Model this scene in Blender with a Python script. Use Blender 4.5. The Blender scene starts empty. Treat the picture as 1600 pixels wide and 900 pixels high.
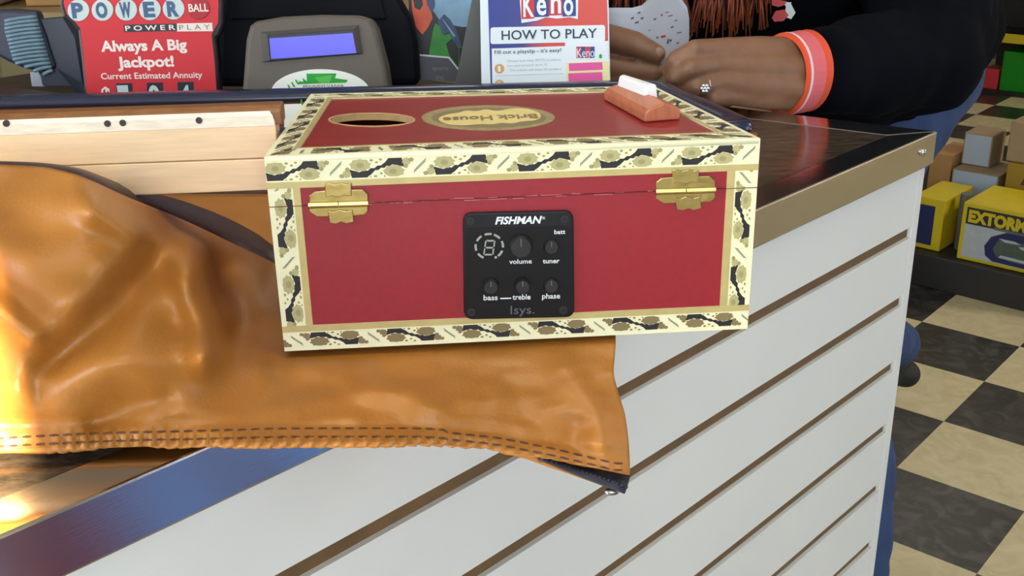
import bpy, bmesh, math, random
from mathutils import Vector, Matrix, noise
random.seed(7)
S = bpy.context.scene
C = S.collection

# ------------------------------------------------------------------ camera
H = 1.44                      # camera height above the floor
ZB = H - 0.2642               # level of the underside of the red box
F = 1700.0
_n = Vector((83.0, 4240.0, 1700.0)).normalized()
_up = -_n
_Y = (Vector((0, 0, 1)) - Vector((0, 0, 1)).dot(_up) * _up).normalized()
_X = _Y.cross(_up)
if _X.x < 0: _X = -_X
RM = Matrix((_X, _Y, _up))
cam_data = bpy.data.cameras.new('camera')
cam = bpy.data.objects.new('camera', cam_data)
C.objects.link(cam)
cam_data.sensor_width = 36.0
cam_data.lens = F / 1600 * 36.0
cam_data.clip_start = 0.02
_r = RM @ Vector((1, 0, 0)); _u = RM @ Vector((0, -1, 0)); _b = RM @ Vector((0, 0, -1))
cam.matrix_world = Matrix(((_r.x, _u.x, _b.x, 0), (_r.y, _u.y, _b.y, 0), (_r.z, _u.z, _b.z, H), (0, 0, 0, 1)))
S.camera = cam

# ------------------------------------------------------------------ view, world, lights
S.view_settings.view_transform = 'Standard'
S.view_settings.look = 'None'
S.view_settings.gamma = 1.0
S.view_settings.use_curve_mapping = False
S.view_settings.exposure = 0.0
w = bpy.data.worlds.new('world'); S.world = w
w.use_nodes = True
_bg = w.node_tree.nodes['Background']
_bg.inputs[0].default_value = (0.62, 0.78, 1.0, 1)
_bg.inputs[1].default_value = 1.2

def area(name, loc, direction, sx, sy, power, col):
    l = bpy.data.lights.new(name, 'AREA'); l.shape = 'RECTANGLE'; l.size = sx; l.size_y = sy
    l.energy = power; l.color = col
    o = bpy.data.objects.new(name, l); C.objects.link(o)
    o.location = loc
    o.rotation_euler = Vector(direction).to_track_quat('-Z', 'Y').to_euler()
    return o
# daylight coming in through the two shop windows, plus an added light at the right wall
area('daylight_front', (0.02, -1.94, 1.75), (0, 1, -0.12), 1.75, 1.5, 42, (0.86, 0.94, 1.0))
area('daylight_left', (-3.44, -0.7, 1.7), (1, 0.25, -0.1), 2.2, 1.7, 95, (0.84, 0.93, 1.0))
area('fill_right', (5.14, -0.4, 1.25), (-1, 0.15, -0.05), 2.2, 2.2, 50, (0.60, 0.77, 1.0))  # added cool fill for the steel edge and slatwall
SUN = bpy.data.lights.new('sun', 'SUN')
SUN.energy = 75.0; SUN.color = (1.0, 0.80, 0.48); SUN.angle = math.radians(0.6)
sun = bpy.data.objects.new('sun', SUN); C.objects.link(sun)
SUN_DIR = Vector((-0.447, 0.894, -math.tan(math.radians(20))))
sun.rotation_euler = SUN_DIR.to_track_quat('-Z', 'Y').to_euler()
sun.location = (1.5, -4, 3)

# ------------------------------------------------------------------ helpers
def V(*a): return Vector(a)
def lin(c):
    return tuple(((x / 255) / 12.92 if x / 255 <= 0.04045 else ((x / 255 + 0.055) / 1.055) ** 2.4) for x in c)
def ray(px, py): return RM @ Vector((px - 800.0, py - 450.0, F))
O = Vector((0, 0, H))
def W(px, py, z):                                   # where the sight line meets the level z
    r = ray(px, py); return O + r * ((z - H) / r.z)
def P(px, py, y):                                   # where the sight line meets depth y
    r = ray(px, py); return O + r * (y / r.y)
class Plane:
    def __init__(s, p0, n):
        s.p = Vector(p0); s.n = Vector(n).normalized()
        if s.n.dot(O - s.p) < 0: s.n = -s.n
    def at(s, px, py, off=0.0):
        r = ray(px, py); t = (s.p - O).dot(s.n) / r.dot(s.n)
        return O + r * t + s.n * off

def mat(name, col, rough=0.6, metal=0.0, var=0.0, scale=30.0, bump=0.0, bscale=None, emit=None, estr=0.0, coat=0.0, stretch=None, spec=0.5, sheen=0.0):
    m = bpy.data.materials.new(name); m.use_nodes = True
    nt = m.node_tree; b = nt.nodes['Principled BSDF']
    c = lin(col) + (1,)
    b.inputs['Base Color'].default_value = c
    b.inputs['Roughness'].default_value = rough
    b.inputs['Metallic'].default_value = metal
    b.inputs['Specular IOR Level'].default_value = spec
    if coat: b.inputs['Coat Weight'].default_value = coat; b.inputs['Coat Roughness'].default_value = 0.12
    if sheen: b.inputs['Sheen Weight'].default_value = sheen
    if var or bump:
        tc = nt.nodes.new('ShaderNodeTexCoord'); mp = nt.nodes.new('ShaderNodeMapping')
        nt.links.new(tc.outputs['Object'], mp.inputs[0])
        if stretch: mp.inputs['Scale'].default_value = stretch
        nz = nt.nodes.new('ShaderNodeTexNoise'); nz.inputs['Scale'].default_value = scale; nz.inputs['Detail'].default_value = 5
        nt.links.new(mp.outputs[0], nz.inputs['Vector'])
        if var:
            cr = nt.nodes.new('ShaderNodeValToRGB')
            cr.color_ramp.elements[0].position = 0.3; cr.color_ramp.elements[1].position = 0.7
            cr.color_ramp.elements[0].color = tuple(x * (1 - var) for x in c[:3]) + (1,)
            cr.color_ramp.elements[1].color = tuple(min(1, x * (1 + var)) for x in c[:3]) + (1,)
            nt.links.new(nz.outputs['Fac'], cr.inputs[0]); nt.links.new(cr.outputs[0], b.inputs['Base Color'])
        if bump:
            n2 = nz
            if bscale:
                n2 = nt.nodes.new('ShaderNodeTexNoise'); n2.inputs['Scale'].default_value = bscale; n2.inputs['Detail'].default_value = 4
                nt.links.new(mp.outputs[0], n2.inputs['Vector'])
            bp = nt.nodes.new('ShaderNodeBump'); bp.inputs['Strength'].default_value = bump; bp.inputs['Distance'].default_value = 0.002
            nt.links.new(n2.outputs['Fac'], bp.inputs['Height']); nt.links.new(bp.outputs[0], b.inputs['Normal'])
    if emit:
        b.inputs['Emission Color'].default_value = lin(emit) + (1,); b.inputs['Emission Strength'].default_value = estr
    return m

WORLDLOC = {}
def place(o, origin, parent):
    C.objects.link(o)
    if parent is not None:
        o.parent = parent
        o.location = Vector(origin) - WORLDLOC[parent.name]
    else:
        o.location = origin
    WORLDLOC[o.name] = Vector(origin)
    return o
def tag(o, label=None, cat=None, group=None, kind=None):
    if label: o['label'] = label
    if cat: o['category'] = cat
    if group: o['group'] = group
    if kind: o['kind'] = kind
    return o
def thing(name, loc, label, cat, group=None):
    o = bpy.data.objects.new(name, None); o.empty_display_size = 0.05
    place(o, loc, None)
    return tag(o, label, cat, group)

class MB:
    def __init__(s): s.v = []; s.f = []; s.m = []
    def add(s, vs, fs, m=0):
        b = len(s.v); s.v += [Vector(x) for x in vs]
        for f in fs: s.f.append([b + i for i in f]); s.m.append(m)
        return s
    def loft(s, a, b, m=0, caps=True):              # two outlines of the same length
        n = len(a)
        fs = [(i, (i + 1) % n, n + (i + 1) % n, n + i) for i in range(n)]
        if caps: fs += [tuple(range(n))[::-1], tuple(range(n, 2 * n))]
        return s.add(list(a) + list(b), fs, m)
    def prism(s, pts, z0, z1, m=0):
        return s.loft([V(p[0], p[1], z0) for p in pts], [V(p[0], p[1], z1) for p in pts], m)
    def poly(s, pl, pts, o0, o1, m=0):              # outline on a plane, thickness between two offsets
        return s.loft([pl.at(x, y) + pl.n * o0 for x, y in pts], [pl.at(x, y) + pl.n * o1 for x, y in pts], m)
    def box(s, c, ax, ay, az, m=0):                 # centre and three half vectors
        c = Vector(c); ax, ay, az = Vector(ax), Vector(ay), Vector(az)
        a = [c + ax * i + ay * j - az for i, j in ((-1, -1), (1, -1), (1, 1), (-1, 1))]
        return s.loft(a, [p + 2 * az for p in a], m)
    def aabb(s, x0, x1, y0, y1, z0, z1, m=0):
        return s.prism([(x0, y0), (x1, y0), (x1, y1), (x0, y1)], z0, z1, m)
    def tube(s, pts, rad, seg=10, m=0, caps=True):
        pts = [Vector(p) for p in pts]; n = len(pts)
        if not hasattr(rad, '__len__'): rad = [rad] * n
        vs = []; fs = []
        t0 = (pts[1] - pts[0]).normalized()
        ref = V(0, 0, 1) if abs(t0.z) < 0.9 else V(1, 0, 0)
        u = t0.cross(ref).normalized()
        for i in range(n):
            t = (pts[min(i + 1, n - 1)] - pts[max(i - 1, 0)]).normalized()
            u = (u - t * u.dot(t)).normalized(); v = t.cross(u)
            for k in range(seg):
                a = 2 * math.pi * k / seg
                vs.append(pts[i] + (u * math.cos(a) + v * math.sin(a)) * rad[i])
        for i in range(n - 1):
            for k in range(seg):
                fs.append((i * seg + k, i * seg + (k + 1) % seg, (i + 1) * seg + (k + 1) % seg, (i + 1) * seg + k))
        if caps:
            fs.append(tuple(range(seg))[::-1]); fs.append(tuple((n - 1) * seg + k for k in range(seg)))
        return s.add(vs, fs, m)
    def ball(s, c, r, m=0, seg=14, rings=9, ax=None):
        c = Vector(c)
        if not hasattr(r, '__len__'): r = (r, r, r)
        ax = ax or (V(1, 0, 0), V(0, 1, 0), V(0, 0, 1))
        vs = []; fs = []
        for i in range(1, rings):
            th = math.pi * i / rings
            for k in range(seg):
                a = 2 * math.pi * k / seg
                vs.append(c + ax[0] * (r[0] * math.sin(th) * math.cos(a)) + ax[1] * (r[1] * math.sin(th) * math.sin(a)) + ax[2] * (r[2] * math.cos(th)))
        t = len(vs); vs += [c + ax[2] * r[2], c - ax[2] * r[2]]
        for i in range(rings - 2):
            for k in range(seg):
                fs.append((i * seg + k, i * seg + (k + 1) % seg, (i + 1) * seg + (k + 1) % seg, (i + 1) * seg + k))
        for k in range(seg):
            fs.append((t, (k + 1) % seg, k)); fs.append((t + 1, (rings - 2) * seg + k, (rings - 2) * seg + (k + 1) % seg))
        return s.add(vs, fs, m)
    def capsule(s, a, b, ra, rb, m=0):
        a, b = Vector(a), Vector(b)
        s.ball(a, ra, m); s.ball(b, rb, m)
        if (b - a).length > 1e-5: s.tube([a, b], [ra, rb], 14, m)
        return s
    def chain(s, pts, m=0):                         # [(point, radius), ...]
        for (a, ra), (b, rb) in zip(pts, pts[1:]): s.capsule(a, b, ra, rb, m)
        return s
    def disc(s, pl, px, py, rx, ry, o0, o1, m=0, seg=32, tilt=0.0):
        pts = []
        for k in range(seg):
            a = 2 * math.pi * k / seg
            x, y = rx * math.cos(a), ry * math.sin(a)
            pts.append((px + x * math.cos(tilt) - y * math.sin(tilt), py + x * math.sin(tilt) + y * math.cos(tilt)))
        return s.poly(pl, pts, o0, o1, m)
    def sheet(s, rows, m=0):
        nr, nc = len(rows), len(rows[0])
        vs = [p for r in rows for p in r]
        fs = [(i * nc + j, i * nc + j + 1, (i + 1) * nc + j + 1, (i + 1) * nc + j) for i in range(nr - 1) for j in range(nc - 1)]
        return s.add(vs, fs, m)
    def build(s, name, mats, parent=None, bevel=0.0, smooth=False, solid=0.0, soffset=-1.0, sub=0, fixn=True, origin=None, seg=2):
        if not isinstance(mats, (list, tuple)): mats = [mats]
        lo = Vector([min(v[i] for v in s.v) for i in range(3)]); hi = Vector([max(v[i] for v in s.v) for i in range(3)])
        og = Vector(origin) if origin is not None else V((lo.x + hi.x) / 2, (lo.y + hi.y) / 2, lo.z)
        me = bpy.data.meshes.new(name)
        me.from_pydata([v - og for v in s.v], [], s.f)
        for i, p in enumerate(me.polygons): p.material_index = s.m[i]; p.use_smooth = smooth
        for m in mats: me.materials.append(m)
        if fixn:
            bm = bmesh.new(); bm.from_mesh(me); bmesh.ops.recalc_face_normals(bm, faces=bm.faces); bm.to_mesh(me); bm.free()
        o = bpy.data.objects.new(name, me)
        place(o, og, parent)
        if solid:
            d = o.modifiers.new('solid', 'SOLIDIFY'); d.thickness = solid; d.offset = soffset
        if sub:
            d = o.modifiers.new('sub', 'SUBSURF'); d.levels = sub; d.render_levels = sub
        if bevel:
            d = o.modifiers.new('bevel', 'BEVEL'); d.width = bevel; d.segments = seg; d.limit_method = 'ANGLE'; d.angle_limit = math.radians(40)
        return o

def remeshed(mb, name, mats, parent, voxel, iters=4, disp=0.0, dscale=8.0):
    """one continuous skin around everything in mb"""
    me = bpy.data.meshes.new(name); me.from_pydata(mb.v, [], mb.f)
    o = bpy.data.objects.new(name + '_raw', me); C.objects.link(o)
    r = o.modifiers.new('r', 'REMESH'); r.mode = 'VOXEL'; r.voxel_size = voxel
    sm = o.modifiers.new('s', 'SMOOTH'); sm.iterations = iters; sm.factor = 0.5
    bpy.context.view_layer.update()
    dg = bpy.context.evaluated_depsgraph_get()
    out = bpy.data.meshes.new_from_object(o.evaluated_get(dg))
    bpy.data.objects.remove(o)
    q = MB()
    nn = [v.normal.copy() for v in out.vertices]
    for i, v in enumerate(out.vertices):
        c = v.co.copy()
        if disp:
            d = noise.fractal(c * dscale, 1.0, 2.0, 3); c += nn[i] * d * disp
        q.v.append(c)
    q.f = [list(p.vertices) for p in out.polygons]; q.m = [0] * len(q.f)
    return q.build(name, mats, parent, smooth=True, fixn=False)

def text(name, s, pl, x0, y0, x1, y1, hpx, material, parent, off=0.0006, fit=True, bold=0.0, flip=False, shear=0.0, depth=0.0002):
    """lettering on a plane; baseline runs from (x0,y0) to (x1,y1) in photo pixels, capital height hpx"""
    cu = bpy.data.curves.new(name, 'FONT'); cu.body = s; cu.size = 1.0; cu.offset = bold; cu.extrude = 0.0; cu.shear = shear
    cu.resolution_u = 3
    o = bpy.data.objects.new(name + '_raw', cu); C.objects.link(o)
    bpy.context.view_layer.update()
    dg = bpy.context.evaluated_depsgraph_get()
    me = bpy.data.meshes.new_from_object(o.evaluated_get(dg))
    bpy.data.objects.remove(o)
    vs = [v.co.copy() for v in me.vertices]
    mnx = min(v.x for v in vs); mxx = max(v.x for v in vs)
    A = pl.at(x0, y0); B = pl.at(x1, y1)
    ex = B - A; wid = ex.length; ex.normalize()
    ey = pl.n.cross(ex)
    mid = pl.at((x0 + x1) / 2, (y0 + y1) / 2); upp = pl.at((x0 + x1) / 2, (y0 + y1) / 2 - hpx)
    hh = abs((upp - mid).dot(ey))
    cap = 0.70
    sy = hh / cap
    sx = wid / (mxx - mnx) if fit else sy
    q = MB()
    if flip:
        A = B; ex = -ex; ey = -ey
    q.v = [A + ex * ((v.x - mnx) * sx) + ey * (v.y * sy) + pl.n * off for v in vs]
    q.f = [list(p.vertices) for p in me.polygons]; q.m = [0] * len(q.f)
    return q.build(name, material, parent, fixn=False, solid=depth, soffset=-1.0 if not flip else -1.0)

def interp(tab, x):                                 # smooth curve through a table
    if x <= tab[0][0]: return tab[0][1]
    n = len(tab)
    def slope(i):
        a, b = max(0, i - 1), min(n - 1, i + 1)
        if 0 < i < n - 1:
            d0 = (tab[i][1] - tab[i - 1][1]) / (tab[i][0] - tab[i - 1][0]); d1 = (tab[i + 1][1] - tab[i][1]) / (tab[i + 1][0] - tab[i][0])
            return 0.0 if d0 * d1 <= 0 else 2 * d0 * d1 / (d0 + d1)
        return (tab[b][1] - tab[a][1]) / (tab[b][0] - tab[a][0])
    for i in range(n - 1):
        (a, va), (b, vb) = tab[i], tab[i + 1]
        if x <= b:
            h = b - a; t = (x - a) / h; t2, t3 = t * t, t * t * t
            return va * (2 * t3 - 3 * t2 + 1) + h * slope(i) * (t3 - 2 * t2 + t) + vb * (3 * t2 - 2 * t3) + h * slope(i + 1) * (t3 - t2)
    return tab[-1][1]
def sstep(a, b, x):
    t = max(0.0, min(1.0, (x - a) / (b - a))); return t * t * (3 - 2 * t)
def segd(px, py, a, b):
    ax, ay = a; bx, by = b
    t = max(0, min(1, ((px - ax) * (bx - ax) + (py - ay) * (by - ay)) / ((bx - ax) ** 2 + (by - ay) ** 2)))
    return math.hypot(px - ax - t * (bx - ax), py - ay - t * (by - ay))
# ------------------------------------------------------------------ materials
M = {}
M['wall'] = mat('wall_paint', (168, 158, 140), 0.8, var=0.06, scale=3)
M['ceil'] = mat('ceiling_tile', (205, 203, 198), 0.9, var=0.04, scale=20)
M['white_board'] = mat('slatwall_white', (214, 217, 215), 0.38, var=0.02, scale=6)
M['groove'] = mat('slatwall_groove_brown', (104, 78, 46), 0.7, var=0.15, scale=40)
M['steel'] = mat('brushed_steel', (205, 202, 198), 0.15, metal=1.0, bump=0.05, scale=60, stretch=(1, 1, 30))
M['red_paper'] = mat('red_box_paper', (142, 23, 38), 0.42, var=0.06, scale=260, bump=0.05)
M['red_lid'] = mat('red_lid_paper', (138, 24, 34), 0.30, var=0.12, scale=55, stretch=(0.2, 3, 1))
M['cream'] = mat('cream_paper_trim', (228, 226, 190), 0.45, var=0.04, scale=90)
M['gold'] = mat('gold_paper_line', (190, 176, 120), 0.38, metal=0.25, var=0.08, scale=120)
M['olive'] = mat('olive_print', (172, 166, 116), 0.5)
M['olivedark'] = mat('olive_dark_print', (150, 144, 100), 0.5)
M['brownprint'] = mat('brown_print', (126, 110, 74), 0.5)
M['blackprint'] = mat('black_print', (27, 23, 29), 0.55)
M['greyprint'] = mat('grey_print', (132, 134, 116), 0.5)
M['brass'] = mat('brass', (190, 172, 112), 0.3, metal=1.0, var=0.1, scale=140, bump=0.12)
M['rawwood'] = mat('raw_wood_edge', (196, 158, 108), 0.7, var=0.12, scale=80)
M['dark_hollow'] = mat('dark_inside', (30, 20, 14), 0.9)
M['scratch'] = mat('pale_scratch', (196, 110, 112), 0.7)
M['seam'] = mat('seam_shadow', (92, 18, 28), 0.7)
M['panel'] = mat('black_plastic', (20, 21, 27), 0.5, spec=0.3, bump=0.03, scale=300)
M['panel_face'] = mat('black_plastic_face', (15, 16, 22), 0.35, spec=0.3)
M['knob'] = mat('black_rubber_knob', (22, 22, 24), 0.5)
M['screw'] = mat('black_screw', (46, 46, 50), 0.3, metal=0.6)
M['white_print'] = mat('white_print', (222, 228, 234), 0.6)
M['grey_led'] = mat('led_segment_grey', (150, 158, 152), 0.4)
M['dim_print'] = mat('dim_grey_print', (92, 92, 100), 0.5)
M['label_gold'] = mat('oval_label_ring', (150, 132, 88), 0.45, var=0.2, scale=200)
M['label_cream'] = mat('oval_label_cream', (222, 200, 128), 0.45, var=0.08, scale=90)
M['bridge'] = mat('orange_brown_wood', (176, 104, 74), 0.42, var=0.18, scale=60, stretch=(6, 1, 1))
M['bone'] = mat('white_bone', (236, 238, 240), 0.3)
M['maple'] = mat('pale_neck_wood', (230, 200, 160), 0.5, var=0.07, scale=30, stretch=(1, 6, 14))
M['binding'] = mat('white_binding', (232, 220, 200), 0.45, var=0.12, scale=45, stretch=(2, 3, 10))
M['rosewood'] = mat('brown_fretboard', (128, 82, 44), 0.45, var=0.2, scale=50, stretch=(2, 8, 2))
M['black_dot'] = mat('dark_dot', (44, 38, 36), 0.5)
M['fretwire'] = mat('fret_wire', (190, 186, 176), 0.25, metal=1.0)
M['tray_wood'] = mat('tray_brown_wood', (122, 74, 42), 0.5, var=0.25, scale=40, stretch=(1, 1, 5))
M['rubber'] = mat('black_glossy_rubber', (34, 42, 68), 0.2, spec=0.7)
M['lining'] = mat('dark_lining', (58, 38, 36), 0.45, var=0.2, scale=60, bump=0.2)
M['zipper'] = mat('dark_blue_zip_tape', (34, 36, 50), 0.6, bump=0.3, scale=400)
M['zip_metal'] = mat('zip_metal', (150, 150, 156), 0.3, metal=1.0)
M['thread'] = mat('dark_thread', (84, 52, 34), 0.8)
M['leather'] = mat('tan_leather', (166, 108, 42), 0.46, var=0.13, scale=14, bump=0.16, bscale=420)

def granite():
    m = bpy.data.materials.new('dark_granite'); m.use_nodes = True; nt = m.node_tree; b = nt.nodes['Principled BSDF']
    tc = nt.nodes.new('ShaderNodeTexCoord'); mp = nt.nodes.new('ShaderNodeMapping'); mp.inputs['Scale'].default_value = (1, 3.2, 1)
    mp.inputs['Rotation'].default_value = (0, 0, math.radians(8))
    nz = nt.nodes.new('ShaderNodeTexNoise'); nz.inputs['Scale'].default_value = 34; nz.inputs['Detail'].default_value = 8; nz.inputs['Roughness'].default_value = 0.7
    cr = nt.nodes.new('ShaderNodeValToRGB')
    cr.color_ramp.elements[0].position = 0.35; cr.color_ramp.elements[0].color = lin((26, 22, 20)) + (1,)
    cr.color_ramp.elements[1].position = 0.72; cr.color_ramp.elements[1].color = lin((104, 90, 76)) + (1,)
    nt.links.new(tc.outputs['Object'], mp.inputs[0]); nt.links.new(mp.outputs[0], nz.inputs['Vector'])
    nt.links.new(nz.outputs['Fac'], cr.inputs[0]); nt.links.new(cr.outputs[0], b.inputs['Base Color'])
    b.inputs['Roughness'].default_value = 0.16
    return m
M['granite'] = granite()

def tiles():
    m = bpy.data.materials.new('checkered_vinyl_tile'); m.use_nodes = True; nt = m.node_tree; b = nt.nodes['Principled BSDF']
    tc = nt.nodes.new('ShaderNodeTexCoord')
    ad = nt.nodes.new('ShaderNodeVectorMath'); ad.operation = 'ADD'; ad.inputs[1].default_value = (0, 0, 0.1)
    ck = nt.nodes.new('ShaderNodeTexChecker'); ck.inputs['Scale'].default_value = 1 / 0.305
    nz = nt.nodes.new('ShaderNodeTexNoise'); nz.inputs['Scale'].default_value = 14; nz.inputs['Detail'].default_value = 8; nz.inputs['Distortion'].default_value = 1.5
    def ramp(a, c, p0=0.35, p1=0.7):
        r = nt.nodes.new('ShaderNodeValToRGB'); r.color_ramp.elements[0].position = p0; r.color_ramp.elements[1].position = p1
        r.color_ramp.elements[0].color = lin(a) + (1,); r.color_ramp.elements[1].color = lin(c) + (1,)
        nt.links.new(nz.outputs['Fac'], r.inputs[0]); return r
    cream = ramp((188, 174, 134), (206, 194, 156)); black = ramp((30, 27, 25), (84, 78, 72), 0.45, 0.8)
    mx = nt.nodes.new('ShaderNodeMix'); mx.data_type = 'RGBA'
    nt.links.new(tc.outputs['Object'], ad.inputs[0]); nt.links.new(ad.outputs[0], ck.inputs['Vector']); nt.links.new(tc.outputs['Object'], nz.inputs['Vector'])
    nt.links.new(ck.outputs['Fac'], mx.inputs['Factor'])
    nt.links.new(cream.outputs[0], mx.inputs['A']); nt.links.new(black.outputs[0], mx.inputs['B'])
    nt.links.new(mx.outputs['Result'], b.inputs['Base Color'])
    b.inputs['Roughness'].default_value = 0.32
    return m
M['tiles'] = tiles()

# ------------------------------------------------------------------ room
RX0, RX1, RY0, RY1, RH = -3.5, 5.2, -2.0, 9.0, 2.8
fo = W(1538, 596, 0)
mb = MB()
ang = math.radians(-41.6)
fl = bpy.data.meshes.new('floor')
cs = [V(RX0, RY0, 0), V(RX1, RY0, 0), V(RX1, RY1, 0), V(RX0, RY1, 0)]
ri = Matrix.Rotation(-ang, 3, 'Z')
fl.from_pydata([ri @ (c - fo) for c in cs] + [ri @ (c - fo) - V(0, 0, 0.05) for c in cs], [], [(0, 1, 2, 3), (7, 6, 5, 4), (0, 4, 5, 1), (1, 5, 6, 2), (2, 6, 7, 3), (3, 7, 4, 0)])
fl.materials.append(M['tiles'])
flo = bpy.data.objects.new('floor', fl); C.objects.link(flo); flo.location = fo; flo.rotation_euler = (0, 0, ang); tag(flo, kind='structure')
def struct(name, mb, m, **k): return tag(mb.build(name, m, **k), kind='structure')
struct('ceiling', MB().aabb(RX0, RX1, RY0, RY1, RH, RH + 0.05), M['ceil'])
struct('wall_back', MB().aabb(RX0, RX1, RY1, RY1 + 0.1, 0, RH), M['wall'])
GY0, GY1, GZ0, GZ1 = -1.55, 0.75, 0.12, 2.4
struct('wall_right', MB().aabb(RX1, RX1 + 0.1, RY0, GY0, 0, RH).aabb(RX1, RX1 + 0.1, GY1, RY1, 0, RH).aabb(RX1, RX1 + 0.1, GY0, GY1, 0, GZ0).aabb(RX1, RX1 + 0.1, GY0, GY1, GZ1, RH), M['wall'])
# front wall with the window the sun comes through
WX0, WX1, WZ0, WZ1 = -0.90, 1.050, 0.95, 2.52
mb = MB().aabb(RX0, WX0, RY0 - 0.1, RY0, 0, RH).aabb(WX1, RX1, RY0 - 0.1, RY0, 0, RH).aabb(WX0, WX1, RY0 - 0.1, RY0, 0, WZ0).aabb(WX0, WX1, RY0 - 0.1, RY0, WZ1, RH)
struct('wall_front', mb, M['wall'])
LY0, LY1, LZ0, LZ1 = -1.85, 0.45, 0.8, 2.55
mb = MB().aabb(RX0 - 0.1, RX0, RY0, LY0, 0, RH).aabb(RX0 - 0.1, RX0, LY1, RY1, 0, RH).aabb(RX0 - 0.1, RX0, LY0, LY1, 0, LZ0).aabb(RX0 - 0.1, RX0, LY0, LY1, LZ1, RH)
struct('wall_left', mb, M['wall'])
M['frame'] = mat('window_frame_metal', (120, 118, 112), 0.4, metal=0.7)
mb = MB()
for x in (WX0 + 0.02, WX1 - 0.012): mb.aabb(x - 0.012, x + 0.012, RY0 - 0.08, RY0 - 0.02, WZ0, WZ1)
for z in (WZ0 + 0.02, WZ1 - 0.012): mb.aabb(WX0, WX1, RY0 - 0.08, RY0 - 0.02, z - 0.012, z + 0.012)
struct('window_1', mb, M['frame'])
mb = MB()
for y in (LY0 + 0.02, LY1 - 0.02): mb.aabb(RX0 - 0.08, RX0 - 0.02, y - 0.02, y + 0.02, LZ0, LZ1)
for z in (LZ0 + 0.02, LZ1 - 0.02): mb.aabb(RX0 - 0.08, RX0 - 0.02, LY0, LY1, z - 0.02, z + 0.02)
struct('window_2', mb, M['frame'])
mb = MB()
for y in (GY0 + 0.02, (GY0 + GY1) / 2, GY1 - 0.02): mb.aabb(RX1 + 0.02, RX1 + 0.08, y - 0.02, y + 0.02, GZ0, GZ1)
for z in (GZ0 + 0.02, GZ1 - 0.02): mb.aabb(RX1 + 0.02, RX1 + 0.08, GY0, GY1, z - 0.02, z + 0.02)
struct('fill_opening_frame', mb, M['frame'])  # frame of an opening added to go with the right fill light
struct('sun_blocker', MB().aabb(6.2, 6.4, -9.0, 3.5, -0.05, 5.0), M['wall'])  # unseen slab added to stop sun entering from the right
M['lamp_on'] = mat('lamp_diffuser', (250, 248, 240), 0.6, emit=(255, 248, 232), estr=5.0)
M['added_lamp'] = mat('added_lamp_panel', (250, 246, 236), 0.6, emit=(255, 244, 230), estr=38.0)  # extra strong panel added so the steel edge mirrors a lit floor
M['lamp_frame'] = mat('lamp_frame', (210, 210, 208), 0.5)
for k, (x, y) in enumerate(((0.2, 0.35), (0.2, 3.2), (4.4, 2.6), (2.6, 5.8))):
    lab = ['white ceiling light panel over the customer side of the counter', 'white ceiling light panel over the clerk side of the counter',
           'bright ceiling panel over the checkered aisle, added to lift the steel edge reflection', 'white ceiling light panel at the far end of the store'][k]
    t = thing('ceiling_light', (x, y, RH), lab, 'light')
    MB().aabb(x - 0.62, x + 0.62, y - 0.32, y + 0.32, RH - 0.04, RH - 0.001).build('lamp_frame', M['lamp_frame'], t)
    MB().aabb(x - 0.58, x + 0.58, y - 0.28, y + 0.28, RH - 0.05, RH - 0.041).build('diffuser', M['added_lamp'] if k == 2 else M['lamp_on'], t)

# unseen striped floor mat added to colour the counter's steel edge reflection
M['reflect_blue'] = mat('reflect_blue', (92, 150, 232), 0.9, var=0.15, scale=40)
M['reflect_maroon'] = mat('reflect_maroon', (96, 40, 62), 0.9, var=0.2, scale=40)
M['reflect_border'] = mat('reflect_border', (40, 40, 46), 0.8)
mo = V(1.61, -0.23, 0); ml = V(0.6, 0.8, 0); mw = V(0.8, -0.6, 0)
def mslab(s0, s1, w0, w1, z0, z1, m, b): return b.loft([mo + ml * s + mw * q + V(0, 0, z0) for s, q in ((s0, w0), (s1, w0), (s1, w1), (s0, w1))], [mo + ml * s + mw * q + V(0, 0, z1) for s, q in ((s0, w0), (s1, w0), (s1, w1), (s0, w1))], m)
b_ = MB(); mslab(-0.66, 1.0, -0.56, 0.76, 0.0005, 0.006, 2, b_)
for s0, s1, m_ in ((-0.62, -0.42, 0), (-0.42, 0.0, 1), (0.0, 0.21, 0), (0.21, 0.36, 1), (0.36, 0.96, 0)): mslab(s0, s1, -0.52, 0.72, 0.006, 0.010, m_, b_)
tag(b_.build('reflection_mat', [M['reflect_blue'], M['reflect_maroon'], M['reflect_border']]), 'unseen blue and maroon striped floor mat added for its reflection in the counter steel edge', 'mat')
# ------------------------------------------------------------------ counter
ZC = ZB - 0.02
A0 = W(0, 838, ZC); CR = W(1465, 205, ZC)
dv = (CR - A0).normalized(); nv = V(dv.y, -dv.x, 0)          # along the front edge, and out towards the customer
ev = (W(1235, 178, ZC) - CR).normalized()
AL = CR - dv * 1.9
ER = CR + ev * 1.15
EL = AL + ev * 1.15
t = thing('counter', V((AL.x + ER.x) / 2, (AL.y + ER.y) / 2, 0), 'white slatwall shop counter with dark granite top and steel edging', 'counter')
sw = 0.033                                                   # width of the steel strip on top
def quad(a, b, c, d): return [a, b, c, d]
inn = -nv * sw; ine = (-dv) * sw
g = [AL + inn, CR + inn + ine * 1.5, ER + ine * 1.5, EL]
MB().prism(g, ZC - 0.03, ZC - 0.0004).build('granite_top', M['granite'], t, origin=AL)
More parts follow.
